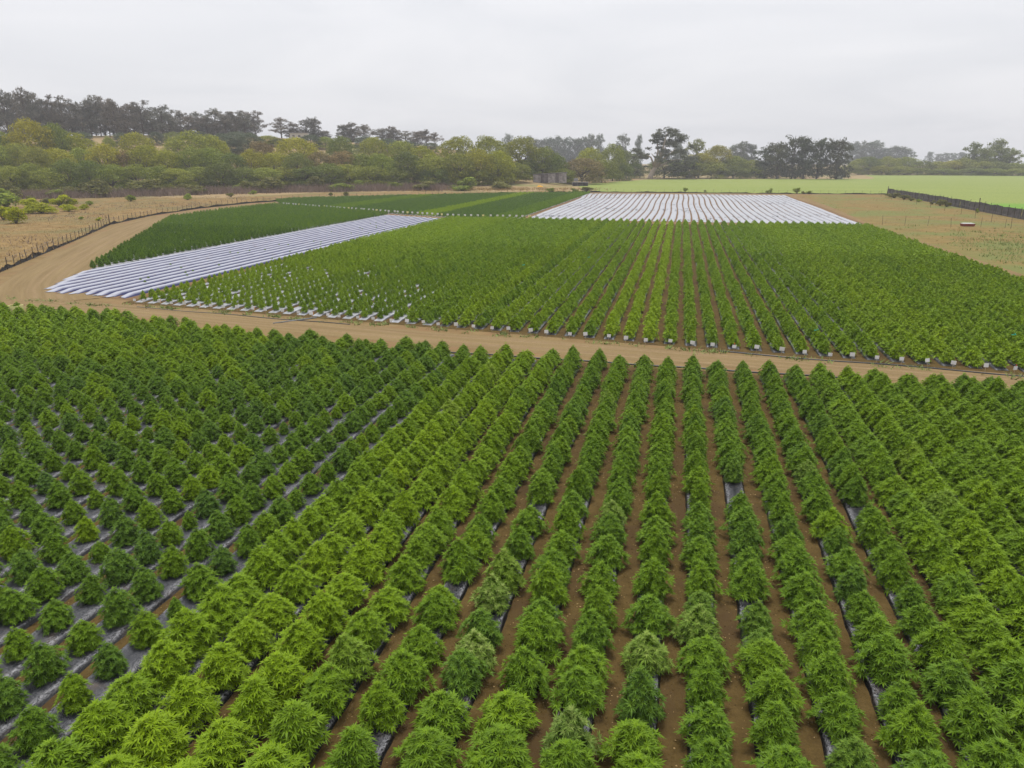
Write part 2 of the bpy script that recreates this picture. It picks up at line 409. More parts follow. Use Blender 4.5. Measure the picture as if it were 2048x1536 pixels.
strip('track', smooth_path([(-60, 57), (-71, 67), (-84, 86), (-103, 116), (-120, 146), (-129, 178), (-130, 214), (-124, 238), (-104, 264), (-72, 295), (-42, 316), (-10, 320), (40, 322)]), (9, 5), 0.020, M['track'], 'dirt wheel track curving along the wire fence')

# ------------------------------------------------------------------ mulch beds
def bed_mesh(x, y0, y1, wt, wb, h, seg, mat, wob=0.02, bend=None, rag=0.0):
    n = max(3, int((y1 - y0) / seg)); V, F, E, S = [], [], [], []
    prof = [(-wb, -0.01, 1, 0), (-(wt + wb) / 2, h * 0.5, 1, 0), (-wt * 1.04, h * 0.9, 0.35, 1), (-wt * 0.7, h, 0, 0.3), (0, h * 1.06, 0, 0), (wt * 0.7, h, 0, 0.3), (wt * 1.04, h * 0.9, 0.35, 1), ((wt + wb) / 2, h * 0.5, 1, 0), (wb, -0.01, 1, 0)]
    ph = random.uniform(0, 9)
    for i in range(n + 1):
        y = y0 + (y1 - y0) * i / n
        ox = (bend(y) if bend else 0) + 0.025 * math.sin(y * 0.35 + ph)
        end = 0.25 if i in (0, n) else 1.0
        for (dx, z, e, s) in prof:
            V.append((x + ox + dx + random.gauss(0, wob), y + (random.uniform(-rag, rag) if i in (0, n) else 0), (z + (random.gauss(0, wob * 0.7) if z > 0 else 0)) * end + (0.02 if z < 0 else 0) * 0)); E.append(e); S.append(s)
    for i in range(n):
        for k in range(8): F.append((i * 9 + k, i * 9 + k + 1, i * 9 + k + 10, i * 9 + k + 9))
    me = mesh('mulch_bed', V, F, mat, True)
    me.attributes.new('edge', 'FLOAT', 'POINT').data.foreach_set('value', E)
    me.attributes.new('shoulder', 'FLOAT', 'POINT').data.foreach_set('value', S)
    return me
ROW, X0 = 1.56, -0.1
def rx(k): return X0 + ROW * k
def sign_y(x): return 53.2 - 0.104 * x
def far_sign_y(x):
    return interp([(-140, 232), (-120.5, 203.8), (-71.5, 176.1), (-53, 167.5), (-31.5, 168.6)], x)

def near_end(x): return interp([(-66, 52.3), (-49, 52.3), (-36, 49.6), (-25, 48.0), (-12, 47.2), (15, 46.5), (34, 44.6)], x)
near = sheet('planted_plot', [(-66, 3), (34, 3), (34, 45.0), (15, 46.9), (-12, 47.6), (-25, 48.4), (-36, 50.0), (-49, 52.6), (-66, 52.6)], 0.022, M['furrow'], label='brown furrowed soil of the near crop plot')
for k in range(-41, 20):
    x = rx(k)
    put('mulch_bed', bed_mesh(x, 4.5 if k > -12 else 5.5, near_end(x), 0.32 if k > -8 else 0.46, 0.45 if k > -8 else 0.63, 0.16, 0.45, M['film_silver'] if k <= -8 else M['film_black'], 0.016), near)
mid = sheet('planted_plot', [(-53, sign_y(-53) + 0.1), (39, sign_y(39) + 0.1), (39, 164), (-53, 164)], 0.024, M['furrow'], label='brown furrowed soil of the large middle crop plot')
for k in range(-33, 25):
    x = rx(k)
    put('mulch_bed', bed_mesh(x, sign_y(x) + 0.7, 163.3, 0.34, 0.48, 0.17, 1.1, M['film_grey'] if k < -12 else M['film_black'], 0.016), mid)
left = sheet('mulched_plot', [(-72.4, 74.2), (-66, 62), (-53.3, 60.2), (-53.3, 166), (-72.4, 175.5)], 0.026, M['furrow_far'], label='soil of the plot covered with white strips of film')
for k in range(11):
    x = -71.3 + k * 1.64
    y0 = 60.6 - (x + 53.7) * 0.1 if x > -66 else 62.5 + (-66 - x) * 1.85
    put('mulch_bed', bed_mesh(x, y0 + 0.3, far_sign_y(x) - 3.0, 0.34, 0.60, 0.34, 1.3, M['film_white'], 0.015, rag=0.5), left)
def dark_start(x): return 75.5 + (-72.5 - x) * 1.63
dark = sheet('planted_plot', [(-72.6, 75.4), (-72.6, 175.5), (-120, 202.5), (-124, 200), (-119, 151)], 0.028, M['furrow_far'], label='soil of the dark green crop plot beside the curved track')
DARK_ROWS = [-73.4 - 1.56 * k for k in range(32)]
for x in DARK_ROWS:
    y0 = dark_start(x) if x > -119 else 152 + (-119 - x) * 8
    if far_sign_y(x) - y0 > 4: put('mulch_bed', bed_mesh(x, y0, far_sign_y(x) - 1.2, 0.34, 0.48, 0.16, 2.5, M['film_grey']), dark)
def far_end(x): return interp([(-139, 236), (-110, 262), (-74, 294), (-37, 314)], x)
farp = sheet('planted_plot', [(-137, 232), (-121, 206), (-71.5, 178), (-37, 171.5), (-37, 314), (-74, 294), (-110, 263), (-136, 238)], 0.030, M['furrow_far'], label='soil of the far crop plot below the brush bank')
FAR_ROWS = [-38.2 - 1.56 * k for k in range(63)]
for x in FAR_ROWS:
    if far_end(x) - far_sign_y(x) > 6: put('mulch_bed', bed_mesh(x, far_sign_y(x) + 1.5, far_end(x), 0.34, 0.48, 0.14, 5.0, M['film_grey']), farp)
back = sheet('mulched_plot', [(-36.3, 169.5), (40, 169.5), (42, 240), (41, 314), (-39, 315)], 0.032, M['furrow_far'], label='brown soil of the back plot striped with white film')
def bend(y, x):
    t = (y - 170) / 142.0
    return (x / 36) * 1.6 * t * t - 2.2 * sstep(0.68, 1.0, t) * max(0.15, -x / 36) + .25 * math.sin(t * 9 + x * .1)
for k in range(43):
    x = -34.9 + k * 1.745
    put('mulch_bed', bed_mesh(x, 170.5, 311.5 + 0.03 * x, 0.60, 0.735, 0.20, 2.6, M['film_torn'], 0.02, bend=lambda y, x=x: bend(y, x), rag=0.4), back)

# ================================================================== CROP PLANTS
def vnorm(v):
    l = math.sqrt(v[0] ** 2 + v[1] ** 2 + v[2] ** 2) or 1; return (v[0] / l, v[1] / l, v[2] / l)
def cross(a, b): return (a[1] * b[2] - a[2] * b[1], a[2] * b[0] - a[0] * b[2], a[0] * b[1] - a[1] * b[0])
def mad(a, b, s): return (a[0] + b[0] * s, a[1] + b[1] * s, a[2] + b[2] * s)

class Leafer:
    def __init__(s, lod, R): s.V, s.F, s.Y, s.lod, s.R = [], [], [], lod, R
    def leaflet(s, b, d, nrm, L, W, y0, y1, droop):
        t = cross(nrm, d)
        m = mad(mad(b, d, L * 0.5), nrm, L * 0.07)
        l = mad(mad(b, d, L * 0.45), t, W); r = mad(mad(b, d, L * 0.45), t, -W)
        tip = mad(b, d, L); tip = (tip[0], tip[1], tip[2] - droop * L)
        n = len(s.V)
        if s.lod == 0:
            s.V += [b, l, m, r, tip]; s.F += [(n, n + 2, n + 1), (n, n + 3, n + 2), (n + 1, n + 2, n + 4), (n + 2, n + 3, n + 4)]
            s.Y += [y0, y1, (y0 + y1) / 2, y1, y1]
        else:
            s.V += [b, l, tip, r]; s.F += [(n, n + 2, n + 1), (n, n + 3, n + 2)]; s.Y += [y0, y1, y1, y1]
    def rosette(s, c, ax, size, nl, nf, young, inner=False):
        R = s.R
        ax = vnorm(ax); u = vnorm(cross(ax, (0.31, 0.77, 0.55))); v = cross(ax, u)
        ph = R.uniform(0, 6.28)
        for i in range(nl):
            f = i / max(1, nl - 1)                      # 0 young and upright .. 1 old and spread
            el = math.radians(36 + 42 * f + R.uniform(-9, 9)); az = ph + i * 2.4 + R.uniform(-.2, .2)
            rd = mad(tuple(a * math.cos(az) for a in u), v, math.sin(az))
            d = vnorm(mad(tuple(a * math.cos(el) for a in ax), rd, math.sin(el)))
            nrm = vnorm(mad(tuple(a * math.sin(el) for a in ax), rd, -math.cos(el)))
            t = cross(nrm, d)
            pet = size * (0.04 + 0.26 * f); L = size * (0.62 + 0.45 * f) * R.uniform(0.85, 1.15)
            b = mad(c, d, pet)
            y = young * (1 - f) ** 1.2
            for j in range(nf):
                a = (j - (nf - 1) / 2) / max(1, (nf - 1) / 2) * math.radians(78)
                dj = vnorm(mad(tuple(q * math.cos(a) for q in d), t, math.sin(a)))
                k = 1 - 0.45 * abs(a) / math.radians(78)
                s.leaflet(b, dj, nrm, L * k, L * k * (0.125 if s.lod == 0 else 0.16 if s.lod == 1 else 0.3), min(1, y + 0.9 * young * (1 - .5 * f)), y * .4, 0.02 + 0.09 * f)
    def mesh(s, name):
        me = mesh(name, s.V, s.F, M['leaf'])
        me.attributes.new('young', 'FLOAT', 'POINT').data.foreach_set('value', s.Y)
        return me

def plant_mesh(seed, style, lod):
    """a 1 m high bushy crop plant of about 0.55 m radius: shoots with whorls of hand-shaped leaves"""
    R = random.Random(seed); P = Leafer(lod, R)
    cone = style == 'cone'
    n_out = {0: 78, 1: 44, 2: 30}[lod]; nl = {0: 5, 1: 4, 2: 4}[lod]; nf = {0: 5, 1: 4, 2: 3}[lod]
    size = {0: 0.162, 1: 0.215, 2: 0.25}[lod] * (1.0 if cone else 0.84)
    if not cone: n_out = int(n_out * 1.3)
    lob = [R.uniform(0.70, 1.24) for _ in range(6)]; lph = R.uniform(0, 6.28)
    def rad(t, az):
        r = (1 - t) ** 0.74 * 0.55 + 0.015 if cone else (1 - t ** 1.7) ** 0.75 * 0.47
        r *= min(1, 0.70 + t * 1.6)
        q = (az - lph) / 6.2832 * 6 % 6; i = int(q); return r * (lob[i] * (1 - q + i) + lob[(i + 1) % 6] * (q - i))
    P.rosette((0, 0, 0.96), (R.uniform(-.1, .1), R.uniform(-.1, .1), 1), size * 0.7, nl + 1, nf, 1.0)
    P.rosette((0.03, 0, 0.88), (R.uniform(-.3, .3), R.uniform(-.3, .3), 1), size * 0.85, nl, nf, .8)
    for i in range(n_out):
        t = 0.05 + 0.86 * ((i + 0.5) / n_out) ** 1.25 + R.uniform(-.02, .02)
        az = i * 2.39996 + R.uniform(-.35, .35)
        r = rad(t, az) * R.uniform(0.72, 1.12)
        upk = 0.95 + 0.9 * t
        sz = size * R.uniform(0.8, 1.2) * (0.8 if t > 0.75 else 1)
        P.rosette((r * math.cos(az), r * math.sin(az), t * 0.93), (math.cos(az) + R.gauss(0, .15), math.sin(az) + R.gauss(0, .15), upk), sz, nl, nf, R.uniform(0.45, 0.95) * (0.5 + 0.5 * t))
        if lod < 2:                       # big old fan leaves further in
            P.rosette((r * .62 * math.cos(az + .5), r * .62 * math.sin(az + .5), t * 0.84), (math.cos(az), math.sin(az), 0.5), size * 1.2, 4 if lod == 0 else 3, nf, 0.0)
            if lod == 0 and i % 2: P.rosette((r * .35 * math.cos(az + 2.5), r * .35 * math.sin(az + 2.5), t * 0.8), (math.cos(az), math.sin(az), 0.8), size * 1.2, 4, nf, 0.0)
    return P.mesh('foliage')
def stem_mesh(seed):
    R = random.Random(seed); b = MB()
    b.tube([(0, 0, -0.03), (0.01, 0, 0.4), (0, 0.01, 0.9)], [0.018, 0.013, 0.005], 5)
    for i in range(9):
        az = i * 2.4; z = 0.12 + 0.075 * i; r = 0.4 * (1 - z) + 0.05
        b.tube([(0, 0, z), (r * .5 * math.cos(az), r * .5 * math.sin(az), z + r * .35), (r * math.cos(az), r * math.sin(az), z + r * .6)], [0.008, 0.006, 0.003], 4)
    return b.mesh('stem', M['stem'])
NV = 8
FOL = {(st, lod): [plant_mesh(100 * lod + 10 * i + (5 if st == 'cone' else 0), st, lod) for i in range(NV)] for st in ('cone', 'round') for lod in (0, 1, 2)}
STEMS = [stem_mesh(i) for i in range(3)]

MEASURED = {  # distances of single plants along the rows closest to the camera, metres from the foot of the camera
 0: [13.47, 14.86, 16.84, 18.51, 20.26, 22.22, 23.67, 25.05, 27.22],
 1: [12.97, 14.39, 15.6, 16.89, 18.31, 19.43, 20.63, 22.26, 23.5, 25.16, 26.6, 28.16],
 2: [13.29, 14.53, 15.86, 17.13, 17.8, 18.92, 20.94, 21.97, 23.46, 24.81, 26.17, 29.5],
 3: [14.0, 15.52, 16.88, 18.17, 19.29, 20.73, 22.12, 23.32, 24.71, 25.98, 27.41],
 4: [13.9, 15.21, 16.29, 17.87, 19.01, 20.29, 21.57, 22.73, 24.33, 25.51, 26.84, 28.01],
 5: [14.7, 15.94, 17.26, 18.55, 19.91, 21.07, 22.53, 23.75, 25.13, 26.35, 28.53],
 -1: [12.5, 13.23, 14.96, 15.76, 17.2, 18.22, 19.9, 21.8, 23.3, 24.41],
 -2: [12.58, 13.81, 15.17, 16.77, 17.56, 19.26, 20.44, 21.69, 23.28, 25.06, 26.68],
 -3: [12.07, 13.37, 14.95, 15.83, 16.79, 18.4, 19.68, 21.64, 23.35, 25.88],
 -4: [11.61, 13.28, 14.33, 15.67, 17.2, 17.7, 19.93, 21.34, 22.25, 23.95, 25.26],
 -5: [10.83, 12.0, 13.4, 14.63, 15.88, 17.25, 18.88, 20.28, 21.19, 22.23, 23.99, 25.21],
 -6: [11.3, 12.49, 13.57, 14.91, 16.19, 17.64, 19.17, 20.55, 21.29, 22.97, 24.49],
 -7: [11.0, 12.3, 13.6, 14.81, 16.07, 17.47, 18.91, 19.79, 21.36, 22.82, 24.05, 24.96]}
PALE = {(-3, 3): 0.9, (-3, 5): 0.75, (-1, 1): 0.7, (-1, 9): 0.6, (0, 2): 0.55, (1, 4): 0.45}
DULL = {(2, 4), (2, 5), (3, 10 - 10), (2, 11), (1, 5)}
ROW_TINT = {-9: .45, -8: .62, -7: .72, -6: .70, -5: .58, -4: .46, -3: .40, -2: .44, -1: .40, 0: .44, 1: .38, 2: .36, 3: .38, 4: .38, 5: .34, 6: .48, 7: .60, 8: .56, 9: .54, 10: .58, 11: .5, 12: .46, 13: .5}
plants = []          # row, index, x, y, scale xy, scale z, tint, pale, style, dull
R = random.Random(5)
for k in range(-41, 20):
    ys = list(MEASURED.get(k, []))
    if not ys: ys = [R.uniform(7.0, 8.2)]
    else:
        y = ys[0]
        while y > 8.5: y -= R.uniform(1.15, 1.4); ys.insert(0, y)
    first = len(ys) - len(MEASURED.get(k, [])) if k in MEASURED else 0
    ye = near_end(rx(k)) - .4
    while ys[-1] < ye - 1: ys.append(ys[-1] + (R.uniform(0.95, 1.25) if k > -9 else R.uniform(1.10, 1.38)))
    for i, y in enumerate(ys):
        if y > ye: continue
        mi = i - first; x = rx(k) + R.gauss(0, 0.05)
        px, py, d = in_frame(x, y, 0.6)
        if not (-420 < px < 2470 and -50 < py < 1800): continue
        if k <= -9:
            base = 0.36 + (0.26 if y > 38 and k < -18 else 0) + R.gauss(0, 0.10)
            if R.random() < 0.12: base += 0.25
            sz = R.uniform(0.90, 1.18); sxy = sz * R.uniform(0.90, 1.10) * (1.15 if y > 34 else .98); style = 'round'
            if R.random() < 0.07: sz *= 0.72; sxy *= 0.7
        else:
            base = ROW_TINT.get(k, .5) + R.gauss(0, 0.07)
            sz = R.uniform(0.96, 1.36) * (1.0 if k < 6 else 1.04); sxy = R.uniform(0.90, 1.16) * (1.20 - .14 * sstep(16, 27, y)) * (1.0 if k < 6 else 1.20); style = 'cone'
            if -9 < k < -4: style = R.choice(['cone', 'round']); sxy *= 1.14
        pale = PALE.get((k, mi), 0.0); dull = (k, mi) in DULL or (k == 3 and abs(y - 14.0) < .1)
        if not pale and k > -9 and R.random() < 0.015: pale = R.uniform(.25, .5)
        if dull: sz *= 0.82; sxy *= 0.85; base = 0.30; pale = 0.16; style = 'round'
        plants.append([k, mi, x, y, sxy, sz, base, pale, style, dull])

# the 300 that show largest become plants of their own
def shows(p):
    px, py, d = in_frame(p[2], p[3], 0.75)
    return p[4] / d if -25 < px < 2073 and 0 < py < 1570 else 0
order = sorted(range(len(plants)), key=lambda i: -shows(plants[i]))
single = set(order[:300])
by_row = {}
for i in single: by_row.setdefault(plants[i][0], []).append(i)
for k, L in by_row.items():
    L.sort(key=lambda i: plants[i][3])
    for n, i in enumerate(L):
        _, mi, x, y, sxy, sz, tint, pale, style, dull = plants[i]
        v = R.randrange(NV); rz = R.uniform(0, 6.28)
        t = empty('hemp_plant', (x, y, 0.165), rz, (sxy, sxy, sz)); t.rotation_euler = (R.gauss(0, .04), R.gauss(0, .04), rz)
        f = put('foliage', FOL[(style, 0)][v], t); f['tint'] = float(max(0, min(1, tint))); f['pale'] = float(pale)
        put('stem', STEMS[v % 3], t)
        look = 'dull olive' if dull else 'pale tipped' if pale >= .45 else 'dark green' if tint < .36 else 'mid green' if tint < .55 else 'bright green' if tint < .75 else 'yellow-green'
        shape = 'small' if sz < .85 else 'round' if style == 'round' else 'pointed'
        dr = k - 2
        where = 'in the gapped row' if dr == 0 else f'{nth(abs(dr))} row {"right" if dr > 0 else "left"} of the gapped row'
        tag(t, f'{shape} {look} hemp plant, {nth(n + 1)} from near end, {where}', 'plant', 'hemp plants of the near plot')

# everything further off is one mass of the same plants
cloud = []           # x, y, z, variant, rz, sxy, sz, tint, pale
for i, p in enumerate(plants):
    if i not in single:
        far = math.hypot(p[2], p[3]) > 60
        cloud.append((p[2], p[3], 0.165, (0 if p[8] == 'cone' else NV) + R.randrange(NV) + (2 * NV if far else 0), R.uniform(0, 6.28), p[4], p[5], p[6], p[7]))
MID_T = [(-33, .62), (-30, .66), (-26, .60), (-23, .42), (-19, .40), (-17, .36), (-15, .42), (-14, .36), (-12, .44), (-11, .62), (-10, .36), (-9, .60), (-7, .46), (-6, .40), (-5, .44), (-4, .40), (-3.4, .74), (-1, .82), (-.2, .74), (0, .40), (3, .36), (7, .34), (9, .36), (10, .52), (13, .55), (16, .45), (18, .5), (24, .46)]
for k in range(-33, 25):
    x = rx(k); y = sign_y(x) + 1.5
    rt = interp(MID_T, k) + .26 + R.gauss(0, .03)
    while y < 162.6:
        sm = k < -14
        s = R.uniform(0.82, 1.12) if not sm else R.uniform(0.78, 1.0) + 0.22 * sstep(75, 110, y + max(0, (k + 30)) * 1.5)
        w = s * (R.uniform(.92, 1.06) * (1.07 if k > 9 else .99 if k < 0 else .99) if not sm else R.uniform(0.68, .84) + .3 * sstep(70, 105, y + (k + 33) * .4))
        if not (sm and R.random() < 0.03):
            cloud.append((x + R.gauss(0, .06), y, 0.17, (0 if not sm else NV) + R.randrange(NV) + 2 * NV + (2 * NV if y > 110 else 0), R.uniform(0, 6.28), w, s * (1.1 if not sm else 1.0), rt + R.gauss(0, .08), 0.5 if R.random() < .006 else 0))
        y += R.uniform(1.0, 1.28)
for x in DARK_ROWS:
    y0 = dark_start(x) + 0.6 if x > -119 else 153 + (-119 - x) * 8
    y = y0
    while y < far_sign_y(x) - 1.6:
        s = R.uniform(0.85, 1.1)
        cloud.append((x + R.gauss(0, .06), y, 0.17, NV + R.randrange(NV) + (2 * NV if y < 130 else 4 * NV), R.uniform(0, 6.28), s * (.80 if y < 150 else .92), s * 1.08, 0.28 + R.gauss(0, .08), 0)); y += R.uniform(1.15, 1.4)
for x in FAR_ROWS:
    y = far_sign_y(x) + 2.0
    rt = .95 if -66 < x < -58.5 else .50 if -101 < x < -92 else .42 if x > -44 else .14
    while y < far_end(x) - .5:
        s = R.uniform(0.8, 1.05); cloud.append((x + R.gauss(0, .06), y, 0.15, NV + R.randrange(NV) + 4 * NV, R.uniform(0, 6.28), s * 1.05, s, rt + R.gauss(0, .05), 0)); y += R.uniform(1.2, 1.5)
for k in range(7):                                        # a few volunteers on the bare film
    for _ in range(5):
        x = -71.3 + (10 - k) * 1.64; y = R.uniform(64, 150)
        cloud.append((x, y, 0.22, NV + R.randrange(NV) + 2 * NV, R.uniform(0, 6.28), .35, .35, .4, 0))

lib = bpy.data.collections.new('crop_variants')           # kept out of the scene: only the mass below uses it
for lod in (0, 1, 2):
    for st in ('cone', 'round'):
        for i in range(NV):
            lib.objects.link(bpy.data.objects.new(f'variant_{lod}{0 if st == "cone" else 1}{i}', FOL[(st, lod)][i]))
C = np.array(cloud, dtype=np.float32)
me = bpy.data.meshes.new('hemp_crop'); me.vertices.add(len(C)); me.vertices.foreach_set('co', C[:, :3].ravel())
def pattr(name, typ, dom, key, arr): me.attributes.new(name, typ, dom).data.foreach_set(key, arr)
pattr('variant', 'INT', 'POINT', 'value', C[:, 3].astype(np.int32))
rot = np.zeros((len(C), 3), np.float32); rot[:, :2] = rng.normal(0, .04, (len(C), 2)); rot[:, 2] = C[:, 4]
pattr('turn', 'FLOAT_VECTOR', 'POINT', 'vector', rot.ravel())
pattr('size', 'FLOAT_VECTOR', 'POINT', 'vector', C[:, [5, 5, 6]].ravel())
pattr('tint', 'FLOAT', 'POINT', 'value', np.clip(C[:, 7], 0, 1)); pattr('pale', 'FLOAT', 'POINT', 'value', C[:, 8])
crop = put('hemp_crop', me); tag(crop, 'mass of green hemp plants filling the plots beyond the nearest rows', 'crop', kind='stuff')
ng = bpy.data.node_groups.new('scatter_plants', 'GeometryNodeTree')
ng.interface.new_socket('Geometry', in_out='INPUT', socket_type='NodeSocketGeometry'); ng.interface.new_socket('Geometry', in_out='OUTPUT', socket_type='NodeSocketGeometry')
gi, go = ng.nodes.new('NodeGroupInput'), ng.nodes.new('NodeGroupOutput')
ip = ng.nodes.new('GeometryNodeInstanceOnPoints'); ci = ng.nodes.new('GeometryNodeCollectionInfo')
ci.inputs['Collection'].default_value = lib; ci.inputs['Separate Children'].default_value = True; ci.inputs['Reset Children'].default_value = True
ip.inputs['Pick Instance'].default_value = True
def named(n, t):
    a = ng.nodes.new('GeometryNodeInputNamedAttribute'); a.data_type = t; a.inputs['Name'].default_value = n
    return a.outputs['Attribute']
ng.links.new(gi.outputs[0], ip.inputs['Points']); ng.links.new(ci.outputs[0], ip.inputs['Instance'])
ng.links.new(named('variant', 'INT'), ip.inputs['Instance Index'])
e2r = ng.nodes.new('FunctionNodeEulerToRotation'); ng.links.new(named('turn', 'FLOAT_VECTOR'), e2r.inputs[0]); ng.links.new(e2r.outputs[0], ip.inputs['Rotation'])
ng.links.new(named('size', 'FLOAT_VECTOR'), ip.inputs['Scale']); ng.links.new(ip.outputs[0], go.inputs[0])
md = crop.modifiers.new('plants', 'NODES'); md.node_group = ng
print('plants', len(plants), 'mass', len(C))
